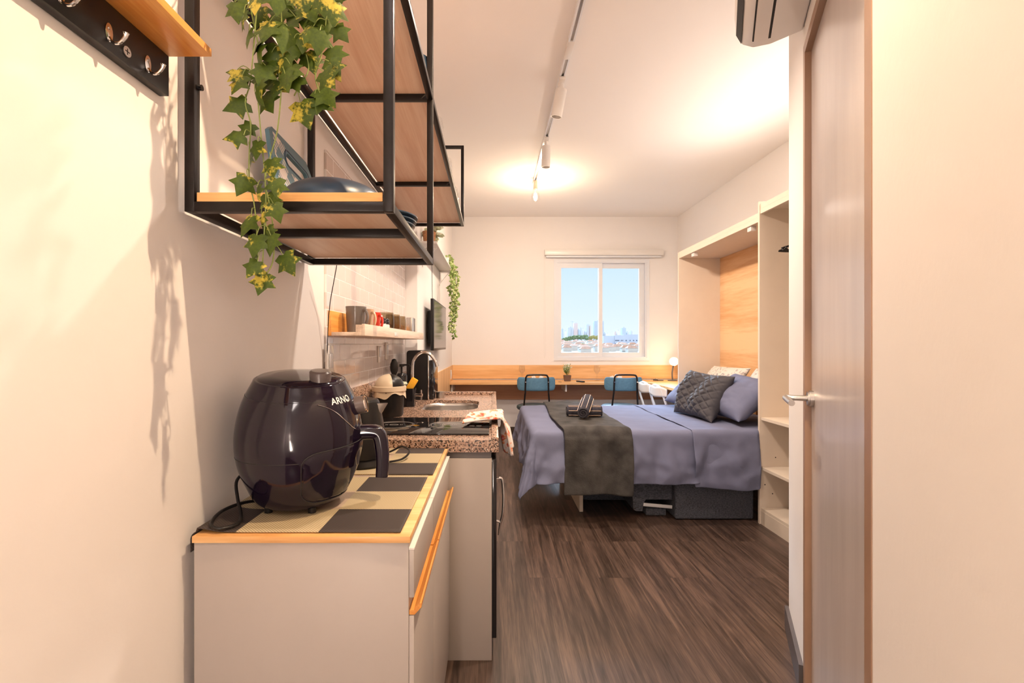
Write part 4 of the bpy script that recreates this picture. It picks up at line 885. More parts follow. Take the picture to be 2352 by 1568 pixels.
# ------------------------------------------------------------------ mug shelf
ms = thing('mug_shelf', (XL, 0.00165*F, 1.222), 'narrow pale wood wall shelf holding mugs against the tiles', 'shelf')
my0, my1 = 0.00165*F, 3.35; mx0 = XL+0.0095; mx1 = -0.485; mz = 1.222
MB().box(mx0, mx0+0.012, my0, my1, mz, mz+0.095, 0.001).build('back_rail', M['pine'], ms)
MB().box(mx0+0.0125, mx1-0.0125, my0, my1, mz, mz+0.014, 0.001).build('base_board', M['palewood'], ms)
MB().box(mx1-0.012, mx1, my0, my1, mz, mz+0.045, 0.001).build('front_lip', M['palewood'], ms)
MB().box(mx1-0.035, mx1-0.0125, my0+0.001, my0+0.012, mz+0.0145, mz+0.042).build('corner_block', M['palewood'], ms)
MB().box(mx1+0.0002, mx1+0.002, 2.36, 2.44, mz+0.008, mz+0.026, 0.0005).build('tag_plate', M['whitep'], ms)
zm_ = mz+0.0145; xm = (mx0+0.012+mx1-0.012)/2
def mug(y, m_, label, h=0.105, r=0.038):
    t = thing('mug', (xm, y, zm_), label, 'mug')
    MB().lathe([(0, 0), (r*0.86, 0), (r*0.9, 0.004), (r*1.08, h), (r*1.02, h), (r*0.84, 0.008), (0, 0.008)], (xm, y, zm_), 36).build('cup', m_, t)
    an = math.radians(-28); hx = math.cos(an); hyy = math.sin(an); q = lambda rr, z: Vector((xm+rr*hx, y+rr*hyy, zm_+z))
    MB().tube([q(r*0.98, h*0.82), q(r*1.35, h*0.86), q(r*1.62, h*0.62), q(r*1.45, h*0.34), q(r*0.9, h*0.22)], 0.0055, 8, sub=5).build('handle', m_, t)
    return t
mug(1.94, M['mug_grey'], 'dark grey-brown mug, nearest on the narrow wall shelf')
mug(2.07, M['mug_beige'], 'sand-coloured mug behind the dark grey mug', 0.103)
mug(2.20, M['mug_red'], 'bright red mug on the narrow wall shelf', 0.098)
for i, y in enumerate((2.31, 2.38)):
    t = thing('spice_jar', (xm+0.02, y, zm_), ['pale spice jar with black lid right behind the red mug', 'pale spice jar with black lid just before the smoky glasses'][i], 'jar', 'spice jars on the mug shelf')
    MB().lathe([(0, 0), (0.02, 0), (0.022, 0.045), (0.018, 0.052), (0, 0.052)], (xm+0.02, y, zm_), 20).build('jar', M['whitep'], t)
    MB().lathe([(0, 0.0525), (0.0205, 0.0525), (0.0205, 0.072), (0.014, 0.080), (0, 0.082)], (xm+0.02, y, zm_), 20).build('lid', M['blackgloss'], t)
for i, y in enumerate((2.49, 2.66, 2.83)):
    o = MB().lathe([(0, 0.006), (0.028, 0), (0.036, 0.01), (0.043, 0.05), (0.041, 0.09), (0.037, 0.118), (0.0355, 0.118), (0.039, 0.09), (0.041, 0.05), (0.033, 0.014), (0, 0.012)], (xm, y, zm_), 28).build('tumbler', M['smoke'])
    tag(o, ['smoky olive tumbler nearest the spice jars', 'smoky olive tumbler in the middle of three on the mug shelf', 'smoky olive tumbler farthest from the spice jars'][i], 'glass', 'smoky tumblers on the mug shelf')
def wineglass(c, label, s=1.0, nm='wine_glass'):
    o = MB().lathe([(0, 0), (0.034*s, 0), (0.034*s, 0.002), (0.005*s, 0.006), (0.004*s, 0.08*s), (0.018*s, 0.095*s), (0.038*s, 0.125*s), (0.040*s, 0.15*s), (0.034*s, 0.195*s), (0.0325*s, 0.195*s), (0.0385*s, 0.15*s), (0.0365*s, 0.125*s), (0.016*s, 0.098*s), (0, 0.092*s)], c, 28).build(nm, M['glass'])
    return tag(o, label, 'glass')
wineglass((xm, 3.02, zm_), 'small clear stemmed glass at the far end of the mug shelf', 0.62)
o = MB().box(xm-0.02, xm+0.02, 3.18, 3.30, zm_, zm_+0.13, 0.003).build('tin_canister', M['steel']); tag(o, 'grey metal canister at the far end of the mug shelf', 'canister')

# sockets
def socket(c, label, w_=0.075, h_=0.115, axis='X'):
    t = thing('power_socket', c, label, 'socket')
    c = Vector(c)
    if axis == 'X':
        MB().box(c.x, c.x+0.008, c.y-w_/2, c.y+w_/2, c.z, c.z+h_, 0.002).build('face_plate', M['whitep'], t)
        m = MB(); m.box(c.x+0.0082, c.x+0.012, c.y-0.02, c.y+0.02, c.z+0.03, c.z+0.085, 0.003); m.build('outlet', M['alu'], t)
    return t
socket((XL+0.0095, 1.82, 1.07), 'white power socket on the tiles right behind the air fryer')
socket((XL+0.0095, 2.62, 1.09), 'white power socket on the tiles above the domed bin', 0.06, 0.09)
socket((XL+0.0095, 2.80, 1.10), 'white power socket on the tiles above the dish brush', 0.06, 0.10)
socket((XL2+0.0125, 6.0, 0.755), 'white power socket on the oak panel at the desk corner', 0.10, 0.11)
# cable from shelf
o = MB().tube([P(774, 606, 0.00153), P(768, 640, 0.00155), P(759, 690, 0.00158), P(754, 740, 0.0016), P(752, 800, 0.00162), P(751, 838, 0.00163)], 0.0016, 6, sub=6).build('cable', M['blackp']); tag(o, 'thin dark cable dropping from the steel shelf to the tile socket', 'cable')

# ------------------------------------------------------------------ television
kt1, kt2 = 0.0034, 0.00428
tv = thing('television', (-0.50, kt1*F, 1.14), 'flat television mounted on the left wall, seen edge-on', 'television')
MB().box(-0.487, -0.462, kt1*F, kt2*F, H-15*kt1, H+105*kt1, 0.003).build('panel', M['blackp'], tv)
MB().box(-0.4615, -0.4605, kt1*F+0.012, kt2*F-0.012, H-15*kt1+0.018, H+105*kt1-0.012).build('screen', plain('tv_screen_glass', (0.03, 0.027, 0.027, 1), 0.16, var=0.05), tv)
MB().box(-0.525, -0.4875, kt1*F+0.10, kt2*F-0.10, H+0.0, H+80*kt1, 0.01).build('back_housing', M['blackp'], tv)
MB().box(XL2+0.0005, -0.5255, 3.95, 4.15, H+0.08, H+0.22).build('wall_mount', M['steel'], tv)
o = MB().tube([(-0.475, kt1*F+0.02, H+105*kt1+0.001), (-0.478, kt1*F+0.02, 1.80), (-0.480, kt1*F+0.02, 1.923)], 0.0022, 6, sub=4).build('cable', M['blackp']); tag(o, 'black cable running up from the television to the white floating shelf', 'cable')

# ------------------------------------------------------------------ ceiling track
tx = 0.43; tk = thing('lighting_track', (tx, 3.0, CZ-0.03), 'slim grey-white lighting track running along the ceiling', 'lighting track')
m = MB(); m.box(tx-0.017, tx-0.008, 0.3, 5.0, CZ-0.028, CZ-0.0005); m.box(tx+0.008, tx+0.017, 0.3, 5.0, CZ-0.028, CZ-0.0005); m.box(tx-0.0081, tx+0.0081, 0.3, 5.0, CZ-0.008, CZ-0.0005); m.build('rail', M['alu'], tk, flat=True)
MB().box(tx-0.0075, tx+0.0075, 0.31, 4.99, CZ-0.020, CZ-0.0085).build('conductor', M['steel'], tk, flat=True)
MB().box(tx-0.0185, tx+0.0185, 2.62, 2.78, CZ-0.0305, CZ-0.004, 0.002).build('joiner', M['whitep'], tk)
def spot(y, tilt, label, dx=0.0):
    t = thing('track_spotlight', (tx, y, CZ-0.03), label, 'spotlight', 'cylinder spotlights on the ceiling track')
    MB().box(tx-0.018, tx+0.018, y-0.05, y+0.05, CZ-0.050, CZ-0.0288, 0.003).build('adapter', M['whitep'], t)
    MB().cyl((tx, y, CZ-0.085), (tx, y, CZ-0.0505), 0.016, n=18).build('swivel', M['whitep'], t)
    R_ = Matrix.Rotation(tilt[0], 3, 'Y') @ Matrix.Rotation(tilt[1], 3, 'X')
    c = Vector((tx, y, CZ-0.085)); m = MB(); m.lathe([(0, 0.0), (0.034, 0.0), (0.035, -0.004), (0.035, -0.168), (0.031, -0.168), (0.031, -0.12), (0, -0.12)], c, 32, R=R_); m.build('lamp_head', M['whitep'], t)
    return t
spot(3.0, (0.18, 0.12), 'white cylinder spotlight on the track, larger and nearest in view, tilted')
spot(3.86, (0.02, 0.05), 'white cylinder spotlight hanging straight on the track before the bulb')
spot(1.95, (0.0, 0.0), 'white cylinder spotlight on the track above the kitchen worktop')
spot(0.80, (0.10, 0.0), 'white cylinder spotlight on the track nearest the entry')
bu = thing('pendant_bulb', (tx, 4.84, CZ-0.03), 'glowing bare filament bulb at the far end of the ceiling track', 'light bulb')
MB().cyl((tx, 4.84, CZ-0.115), (tx, 4.84, CZ-0.029), 0.02, n=18).build('lamp_holder', M['creamp'], bu)
m = MB(); c = Vector((tx, 4.84, CZ-0.245)); m.lathe([(0, 0), (0.02, 0.005), (0.038, 0.03), (0.042, 0.055), (0.036, 0.085), (0.02, 0.12), (0.0195, 0.129), (0, 0.129)], c, 24); m.build('glass_bulb', M['glass'], bu)
m = MB(); m.lathe([(0, 0.01), (0.012, 0.018), (0.022, 0.05), (0.014, 0.085), (0, 0.10)], c, 16); m.build('filament', M['bulb'], bu)

# ------------------------------------------------------------------ desk along the back wall
dk = thing('wall_desk', (0.9, 5.9, 0.693), 'long oak wall desk running under the window and around the corner', 'desk')
m = MB(); m.plate([(XL2+0.0125, YB-0.0165), (XL2+0.0125, 5.865), (1.80, 5.865), (1.90, 5.78), (1.915, 5.60), (1.915, 4.60), (XR-0.001, 4.60), (XR-0.001, YB-0.0165)], [], XY, 0.693, 0.720); m.build('desktop', M['desk'], dk, flat=True)
for x in (XL2+0.02, 0.9): MB().box(x, x+0.02, 5.95, YB-0.0165, 0.60, 0.6925).build('support_bracket', M['whitep'], dk, flat=True)

def small_plant(c, label):
    c = Vector(c); t = thing('potted_plant', c, label, 'plant')
    MB().plate([(c.x-0.035, c.y-0.035), (c.x+0.035, c.y-0.035), (c.x+0.035, c.y+0.035), (c.x-0.035, c.y+0.035)], [], lambda a, b, tt: Vector((c.x+(a-c.x)*(1+0.25*(tt-c.z)/0.075), c.y+(b-c.y)*(1+0.25*(tt-c.z)/0.075), tt)), c.z, c.z+0.075).build('pot', M['pot'], t, flat=True)
    f = MB(); s = MB(); random.seed(11)
    for i in range(26):
        a = random.uniform(0, 2*PI); r = random.uniform(0.01, 0.075); z = random.uniform(0.06, 0.14); tip = c+Vector((r*math.cos(a), r*math.sin(a), 0.075+z)); base = c+Vector((0.01*math.cos(a), 0.01*math.sin(a), 0.074))
        s.tube([base, (base+tip)/2+Vector((0, 0, 0.01)), tip], 0.0013, 4, sub=3)
        for j in range(5):
            q = base.lerp(tip, 0.4+0.15*j); aa = random.uniform(0, 2*PI); add_leaf(f, q, Vector((math.cos(aa), math.sin(aa), 0.5)), Vector((0, -0.3, 1)), random.uniform(0.018, 0.03), 'oval', 0.2)
    f.build('foliage', M['ivy2'], t, auto=180); s.build('stems', M['vine'], t)
DT = 0.7205
small_plant(((1303-U0)*0.00552, 0.00552*F, DT), 'small leafy plant in a brown square pot on the wall desk')
wineglass(((1199-U0)*0.0056, 0.0056*F, DT), 'clear wine glass on the desk left of the potted plant')
wineglass(((1371-U0)*0.0056, 0.0056*F, DT), 'clear wine glass on the desk right of the potted plant')
for (u, lb, lb2) in ((1238, 'white plate on the desk behind the left blue chair', 'cream folded napkin on the plate behind the left blue chair'), (1418, 'white plate on the desk behind the right blue chair', 'white folded napkin on the plate behind the right blue chair')):
    x = (u-U0)*0.00552; y = 0.00552*F
    o = MB().lathe([(0, 0), (0.07, 0), (0.12, 0.014), (0.12, 0.017), (0.07, 0.004), (0, 0.004)], (x, y, DT), 36).build('dinner_plate', M['whitep']); tag(o, lb, 'plate', 'place settings on the wall desk')
    m = MB()
    def nap(a, b): t = (a-0.5)*2; return Vector((x-0.02+t*0.075, y+(b-0.5)*0.05*(0.4+abs(t)), DT+0.010+0.028*math.exp(-(abs(t)-0.5)**2*12)*math.sin(b*PI)+0.04*abs(t)*math.sin(b*PI)+0.012))
    m.grid(nap, 24, 10); o = m.build('napkin', M['towel'], auto=180); o.modifiers.new('thickness', 'SOLIDIFY').thickness = 0.006; tag(o, lb2, 'napkin')
o = thing('remote_control', ((1333-U0)*0.0054, 5.93, DT), 'small dark remote control lying on the desk between the chairs', 'remote control')
m = MB(); m.box(-0.022, 0.022, -0.06, 0.06, 0.0, 0.016, 0.004, M=Matrix.Translation(((1333-U0)*0.0054, 5.93, DT)) @ Matrix.Rotation(0.5, 4, 'Z')); m.build('body', M['blackp'], o)
for i, (x, y) in enumerate((((1281-U0)*0.00545, 5.92), ((1388-U0)*0.00545, 5.95))):
    o = MB().tube([(x, y, DT+0.004), (x+0.03, y-0.045, DT+0.004)], lambda t: 0.0025, 6).build('pen', M['blackp']); tag(o, ['dark pen on the desk beside the left blue chair', 'dark pen on the desk right of the wine glass'][i], 'pen')

# desk lamp
lc = Vector((2.30, 6.13, DT)); lp_ = thing('desk_lamp', lc, 'small desk lamp with a glowing round shade on the desk corner', 'lamp')
MB().lathe([(0, 0), (0.06, 0), (0.06, 0.008), (0.02, 0.016), (0, 0.016)], lc, 28).build('base', M['skirt'], lp_)
m = MB(); m.tube([lc+Vector((0, 0, 0.012)), lc+Vector((-0.005, 0, 0.10)), lc+Vector((0.005, -0.005, 0.18)), lc+Vector((0.012, -0.01, 0.235))], 0.009, 10, sub=4); m.build('gooseneck', M['skirt'], lp_)
ax = Vector((-0.35, -0.9, -0.12)).normalized(); Rm = ax.to_track_quat('Z', 'Y').to_matrix()
m = MB(); hc = lc+Vector((0.015, -0.01, 0.255)); m.lathe([(0, -0.03), (0.022, -0.03), (0.028, 0.0), (0.056, 0.05), (0.054, 0.05), (0.026, 0.002), (0, -0.002)], hc, 32, R=Rm); m.build('lamp_shade', M['creamp'], lp_)
m = MB(); m.lathe([(0, 0.0), (0.018, 0.004), (0.030, 0.022), (0.026, 0.040), (0, 0.048)], hc, 20, R=Rm); m.build('bulb', M['bulb'], lp_)
o = MB().tube([(2.05, 6.12, DT+0.008), (2.08, 6.10, DT+0.022), (2.11, 6.12, DT+0.008), (2.09, 6.15, DT+0.022), (2.06, 6.14, DT+0.010), (2.12, 6.13, DT+0.006), (2.18, 6.12, DT+0.006)], 0.006, 8, sub=5).build('coiled_cord', M['skirt']); tag(o, 'dark coiled cord on the desk left of the lamp', 'cord')

# ------------------------------------------------------------------ chairs
def blue_chair(x, y, label):
    t = thing('desk_chair', (x, y, 0), label, 'chair', 'blue chairs at the wall desk')
    c = Vector((x, y, 0)); hw = 0.12
    def side(s):
        m = MB(); m.tube([c+Vector((s*0.19, -0.05, 0.0)), c+Vector((s*0.16, 0.0, 0.30)), c+Vector((s*0.142, 0.01, 0.5)), c+Vector((s*0.128, -0.012, 0.66))], 0.0095, 10, sub=3); return m
    for s in (-1, 1):
        side(s).build('rear_leg', M['black_metal'], t)
        m = MB(); m.tube([c+Vector((s*0.18, 0.43, 0.0)), c+Vector((s*0.15, 0.38, 0.455))], 0.0095, 10); m.build('front_leg', M['black_metal'], t)
    m = MB(); m.tube([c+Vector((-0.128, -0.012, 0.655)), c+Vector((-0.124, -0.022, 0.80)), c+Vector((-0.115, -0.025, 0.835)), c+Vector((-0.085, -0.026, 0.852)), c+Vector((0.085, -0.026, 0.852)), c+Vector((0.115, -0.025, 0.835)), c+Vector((0.124, -0.022, 0.80)), c+Vector((0.128, -0.012, 0.655))], 0.0095, 10, sub=4); hp = m.build('back_hoop', M['black_metal'], t)
    m = MB()
    def pad(a, b):
        an = 2*PI*b; u_ = (a-0.5)*2; e = max(0.0, 1-abs(u_)**14)**0.5; hh = 0.078*(0.86+0.14*u_*u_); th = 0.020*e+0.001
        cc, ss = math.cos(an), math.sin(an); cc = math.copysign(abs(cc)**0.6, cc); ss = math.copysign(abs(ss)**0.6, ss)
        return c+Vector((u_*0.212, 0.014+0.075*u_*u_+th*cc-0.008, 0.752-0.012*(1-u_*u_)*(1 if ss < 0 else 0.1)+hh*ss*(0.45+0.55*e)))
    m.grid(pad, 36, 24, closev=True); m.build('backrest', M['teal'], t)
    for s in (-1, 1): m = MB(); m.cyl(c+Vector((s*0.124, -0.036, 0.775)), c+Vector((s*0.124, -0.028, 0.775)), 0.007, n=10); m.build('bolt', M['chrome'], hp)
    m = MB(); m.lathe([(0, -0.005), (0.20, -0.005), (0.212, 0.012), (0.208, 0.032), (0.18, 0.044), (0, 0.048)], c+Vector((0, 0.22, 0.455)), 40, sy=1.0); m.build('seat', M['tealdark'], t)
    return t
blue_chair((1233-U0)*0.00478, 0.00478*F, 'teal blue padded chair at the desk, left of the two')
blue_chair((1436-U0)*0.00478, 0.00478*F, 'teal blue padded chair at the desk, right of the two')
def fold_chair(x, y, ang, label):
    t = thing('folding_chair', (x, y, 0), label, 'chair', 'white folding chairs by the desk corner'); Mx = Matrix.Translation((x, y, 0)) @ Matrix.Rotation(ang, 4, 'Z')
    q = lambda a, b, c_: Mx @ Vector((a, b, c_))
    MB().tube([q(-0.17, 0.12, 0), q(-0.165, -0.02, 0.45), q(-0.155, -0.09, 0.66), q(-0.12, -0.105, 0.755), q(-0.05, -0.108, 0.785), q(0.05, -0.108, 0.785), q(0.12, -0.105, 0.755), q(0.155, -0.09, 0.66), q(0.165, -0.02, 0.45), q(0.17, 0.12, 0)], 0.011, 10, sub=4).build('back_frame', M['alu'], t)
    MB().tube([q(-0.15, -0.16, 0.0), q(-0.15, 0.20, 0.43), q(0.15, 0.20, 0.43), q(0.15, -0.16, 0.0)], 0.010, 10).build('leg_frame', M['alu'], t)
    m = MB()
    def bp_(a, b): u_ = (a-0.5)*2; return q(u_*0.20, -0.085-0.03*(1-u_*u_), 0.675+0.10*b*(1-0.3*abs(u_)**3)+0.02*abs(u_))
    m.grid(bp_, 20, 5); o = m.build('backrest', M['whitep'], t); o.modifiers.new('thickness', 'SOLIDIFY').thickness = 0.010
    MB().box(-0.17, 0.17, -0.02, 0.34, 0.44, 0.46, 0.008, M=Mx).build('seat', M['whitep'], t)
fold_chair(1.70, 5.06, math.radians(-86), 'white folding chair by the desk corner, left of the pair')
fold_chair(1.70, 4.68, math.radians(-86), 'white folding chair by the desk corner, closer to the wall bed')

# ------------------------------------------------------------------ wardrobe with wall-bed niche
wx = 1.772; wyN, wyF = 0.0029*F, 0.00414*F; wn = thing('wall_bed_unit', (wx, wyN, 0), 'cream built-in wall-bed niche with an oak back panel', 'wall bed')
ZN = H+200*0.00414*1.0
ZT = 2.035
MB().box(wx-0.006, XR-0.001, wyF, wyF+0.018, 0, ZT+0.025).build('side_panel', M['cream'], wn, flat=True)
MB().box(wx, XR-0.001, wyN+0.0005, wyF-0.0005, ZT-0.03, ZT).build('top_panel', M['cream'], wn, flat=True)
MB().box(wx, wx+0.018, wyN+0.0005, wyF-0.0005, ZT+0.0003, ZT+0.03).build('fascia', M['cream'], wn, flat=True)
MB().box(2.16, 2.18, wyN+0.0005, wyF-0.0005, 0, ZT-0.0305).build('back_panel', M['niche'], wn, flat=True)
for y in (wyN+0.12, wyF-0.30):
    MB().box(wx+0.012, wx+0.05, y, y+0.05, ZT-0.062, ZT-0.0305, 0.002).build('catch_bracket', M['whitep'], wn)
cl = thing('open_wardrobe', (wx, 2.2, 0), 'tall cream open wardrobe with shelves between the bed niche and the door wall', 'wardrobe')
ZC = 2.115; wy0 = 2.02
MB().box(wx-0.006, XR-0.001, wyN-0.0185, wyN-0.0003, 0, ZC+0.02).build('side_panel', M['cream'], cl, flat=True)
MB().box(wx, XR-0.001, wy0, wyN-0.019, ZC-0.03, ZC).build('top_panel', M['cream'], cl, flat=True)
MB().box(wx, wx+0.018, wy0, wyN-0.019, ZC-0.062, ZC-0.0305).build('top_fascia', M['cream'], cl, flat=True)
MB().box(2.36, 2.375, wy0, wyN-0.019, 0, ZC-0.031).build('back_panel', M['cream'], cl, flat=True)
for z in (0.106, 0.378, 0.706):
    MB().box(wx+0.004, 2.3595, wy0, wyN-0.0195, z-0.018, z).build('wardrobe_shelf', M['cream'], cl, flat=True)
MB().box(wx+0.002, wx+0.02, wy0, wyN-0.0195, 0.0, 0.0875).build('plinth', M['cream'], cl, flat=True)
MB().box(wx-0.006, XR-0.001, wy0-0.02, wy0-0.0005, 0, ZC+0.02).build('side_panel', M['cream'], cl, flat=True)
MB().cyl((2.06, wy0, 1.88), (2.06, wyN-0.019, 1.88), 0.011, n=14).build('hanging_rail', M['steel'], cl)
m = MB()
for (z, x) in ((0.26, wx+0.03), (0.20, wx+0.08), (0.44, wx+0.10)): m.cyl((x, wyN-0.0196, z), (x, wyN-0.0187, z), 0.004, n=10)
m.build('peg_hole', M['dark'], cl)
def hanger(y, label):
    t = thing('coat_hanger', (2.06, y, 1.88), label, 'hanger', 'black hangers in the open wardrobe')
    MB().tube([(1.80, y, 1.775), (1.815, y, 1.792), (2.06, y, 1.842), (2.305, y, 1.792), (2.32, y, 1.775), (2.305, y, 1.765), (1.815, y, 1.765)], 0.0062, 8, closed=True, sub=3).build('hanger_body', M['blackp'], t)
    MB().tube([(2.06, y, 1.842), (2.06, y, 1.872), (2.076, y, 1.878), (2.078, y, 1.892), (2.062, y, 1.9), (2.046, y, 1.892)], 0.003, 8, sub=4).build('hook', M['blackp'], t)
hanger(2.97, 'black clothes hanger hanging in the wardrobe, farther of the two'); hanger(2.93, 'black clothes hanger hanging in the wardrobe, nearer of the two')

# ------------------------------------------------------------------ bed
BX0, BX1, BY0, BY1, BZ = 0.26, 2.15, 3.17, 4.53, 0.615
bd = thing('double_bed', (1.2, 3.85, 0), 'fold-down double bed with lavender grey sheets beside the wardrobe', 'bed')
MB().box(BX0, BX1, BY0+0.03, BY1-0.02, 0.40, BZ-0.012, 0.05, 4).build('mattress', M['whitep'], bd)
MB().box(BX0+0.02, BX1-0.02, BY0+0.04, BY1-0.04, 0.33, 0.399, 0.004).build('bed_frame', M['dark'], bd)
lg = MB().box(0.615, 0.640, 3.40, 4.35, 0.0, 0.3295, 0.001).build('support_leg', M['cream'], bd); lg['label'] = 'cream fold-out leg board'
def drape(x0, x1, y0, y1, hx, hy, hyb, z, seed, name, matr, amp=1.0, footend=True, thick=0.004, step=0.018, puff=0.0, tw=0.0, hemjit=0.012):
    """cloth over the bed: flat rectangle, overhang hx at the foot, hy near side, hyb far side"""
    a0 = x0-(hx if footend else 0); a1 = x1; b0 = y0-hy; b1 = y1+hyb
    nu = int((a1-a0)/step); nv = int((b1-b0)/step); r = 0.035
    m = MB()
    def f(s, t):
        a = a0+(a1-a0)*s; b = b0+(b1-b0)*t
        hj = hemjit*noise.noise(Vector((a*3, 1.3*seed, 0)))
        if a > 1.762: b = max(b, 3.203)
        if b < y0: b = y0-(y0-b)*(1+hj/max(hy, 0.01)*2)
        da = max(0, x0+r-a) if footend else 0; db = (y0+r-b) if b < y0+r else ((b-(y1-r)) if b > y1-r else 0)
        sg = -1 if b < y0+r else 1
        cxp = max(a, x0+r) if footend else a; cyp = min(max(b, y0+r), y1-r); dist = math.hypot(da, db)
        p = Vector((a*7, b*7, seed)); wr = noise.noise(p)*0.5+noise.noise(p*2.7)*0.25
        n3 = noise.noise(Vector((a*3.1, b*3.1, seed+5)))
        if dist < 1e-6: return Vector((cxp, cyp, z+puff+0.010*wr*amp+0.008*n3*amp))
        dx, dy = -da/dist, sg*db/dist
        if dist < r*PI/2: an = dist/r; o_ = r*math.sin(an); dz = r*(1-math.cos(an)); hang = 0
        else: hang = dist-r*PI/2; o_ = r; dz = r+hang
        per = a*dy*dy+b*dx*dx+math.atan2(dy, dx)*0.35
        w_ = min(1, hang/0.18)
        fold = (0.016*math.sin(per*17+seed+n3*4)+0.008*math.sin(per*41+1.7+n3*5)+0.034*(0.4-abs(noise.noise(Vector((per*3.2+hang*4.5, hang*3.5-per*1.5, seed)))))+0.020*(0.3-abs(noise.noise(Vector((per*9-hang*7, hang*9+per*4, seed+2))))))*w_*amp
        cf = 4*dx*dx*dy*dy
        if cf > 0: hang *= 1-0.10*cf; dz = r+hang if dist >= r*PI/2 else dz; fold *= 1-0.5*cf
        o_ += 0.012*w_+fold+0.016*hang+0.30*hang*cf
        k_ = 0.010*wr*min(1, hang/0.05)*amp
        return Vector((cxp+dx*(o_+k_)+tw*hang, cyp+dy*(o_+k_), z-dz+puff+0.004*wr))
    m.grid(f, nu, nv); o = m.build(name, matr, bd, auto=180)
    sm = o.modifiers.new('thickness', 'SOLIDIFY'); sm.thickness = thick; sm.offset = 1
    ss_ = o.modifiers.new('sub', 'SUBSURF'); ss_.levels = 1; ss_.render_levels = 1
    return o
sheet = drape(BX0-0.005, BX1-0.02, BY0+0.0, BY1-0.005, 0.30, 0.325, 0.25, BZ-0.004, 3, 'bed_sheet', M['lav'], 1.0)
# top layer folded back near the pillows
def top_flap():
    o = drape(1.32, BX1-0.03, BY0-0.008, BY1-0.01, 0.0, 0.365, 0.2, BZ+0.004, 9, 'folded_top_sheet', M['lav'], 0.8, footend=False, tw=0.02)
    return o
top_flap()
th = MB()
def thr():
    y0, y1 = BY0-0.035, BY1; x0, x1 = 0.455, 0.90; r = 0.04; z = BZ+0.012; hy = 0.40; b0 = y0-hy; b1 = y1+0.02
    def f(s, t):
        a = x0+(x1-x0)*s+0.012*math.sin(t*9)+(0.03 if s > 0.5 else -0.02)*0; b = b0+(b1-b0)*t
        wr = noise.noise(Vector((a*6, b*6, 2)))*0.5+noise.noise(Vector((a*15, b*15, 4)))*0.25
        if b > y0+r: return Vector((a+0.03*(t-0.5), b, z+0.012*wr+0.004+0.006*math.sin(s*PI)))
        d = y0+r-b
        if d < r*PI/2: an = d/r; return Vector((a, y0+r-r*math.sin(an), z-r*(1-math.cos(an))+0.008*wr))
        h = d-r*PI/2; hem = 1+0.02*math.sin(a*17)
        return Vector((a+0.02*h, y0-0.012-0.022*min(1, h/0.2)*math.sin(a*22+0.5)+0.012*wr-0.03*h, z-r-h*hem))
    th.grid(f, 34, 110)
thr(); o = th.build('blanket_throw', M['throw'], auto=180, loc=(0.68, 3.8, BZ)); sm = o.modifiers.new('t', 'SOLIDIFY'); sm.thickness = 0.012; sm.offset = 1; ss_ = o.modifiers.new('s', 'SUBSURF'); ss_.levels = 1; ss_.render_levels = 1
tag(o, 'dark grey-green plush throw laid across the bed foot', 'blanket')
# rolled towels
M['tstripe'] = mat_stripes('striped_terry_towel', (0.035, 0.033, 0.045, 1), (0.50, 0.30, 0.20, 1), 'Z', 0.035, 0.10)
def towel_roll(p0, p1, r, label):
    p0 = Vector(p0); p1 = Vector(p1); d = p1-p0; L = d.length; R_ = d.to_track_quat('Z', 'Y').to_matrix()
    # stripes run along the roll: angular position baked as strips
    t = thing('rolled_towel', ((p0+p1)/2)-Vector((0, 0, r)), label, 'towel')
    m = MB(); m.lathe([(0, 0.006), (r*0.5, 0.0), (r*0.9, 0.0), (r, 0.012), (r*1.02, L*0.5), (r, L-0.012), (r*0.9, L), (r*0.5, L), (0, L-0.006)], p0, 28, R=R_, sy=1.0); b_ = m.build('roll', plain('dark_terry_'+label[:4], (0.035, 0.033, 0.045, 1), 0.95, var=0.3, scale=60, bump=1, bscale=300), t)
    for j in range(7):
        a = 2*PI*j/7+0.3; m = MB(); q = [p0+R_ @ Vector((math.cos(a)*(r*1.012+0.0008), math.sin(a)*(r*1.012+0.0008), 0.012+(L-0.024)*k/6)) for k in range(7)]; m.tube(q, 0.0022, 6); m.build('woven_stripe', M['mug_beige'], b_)
    m = MB(); sp = [p0+R_ @ Vector((math.cos(x)*r*0.92*x/15, math.sin(x)*r*0.92*x/15, -0.002)) for x in [i*0.4 for i in range(2, 38)]]; m.tube(sp, 0.0028, 6); m.build('spiral_edge', M['quilt'], b_)
    return t
zt2 = BZ+0.034
towel_roll(P(1282, 945, 0.0032*1.0).lerp(Vector((0.555, 3.60, zt2+0.04)), 1.0), (0.815, 3.58, zt2+0.040), 0.040, 'lower rolled dark towel with tan stripes on the throw')
towel_roll((0.640, 3.40, zt2+0.050), (0.735, 3.70, zt2+0.118), 0.043, 'upper rolled dark towel with tan stripes, crossed over the other')

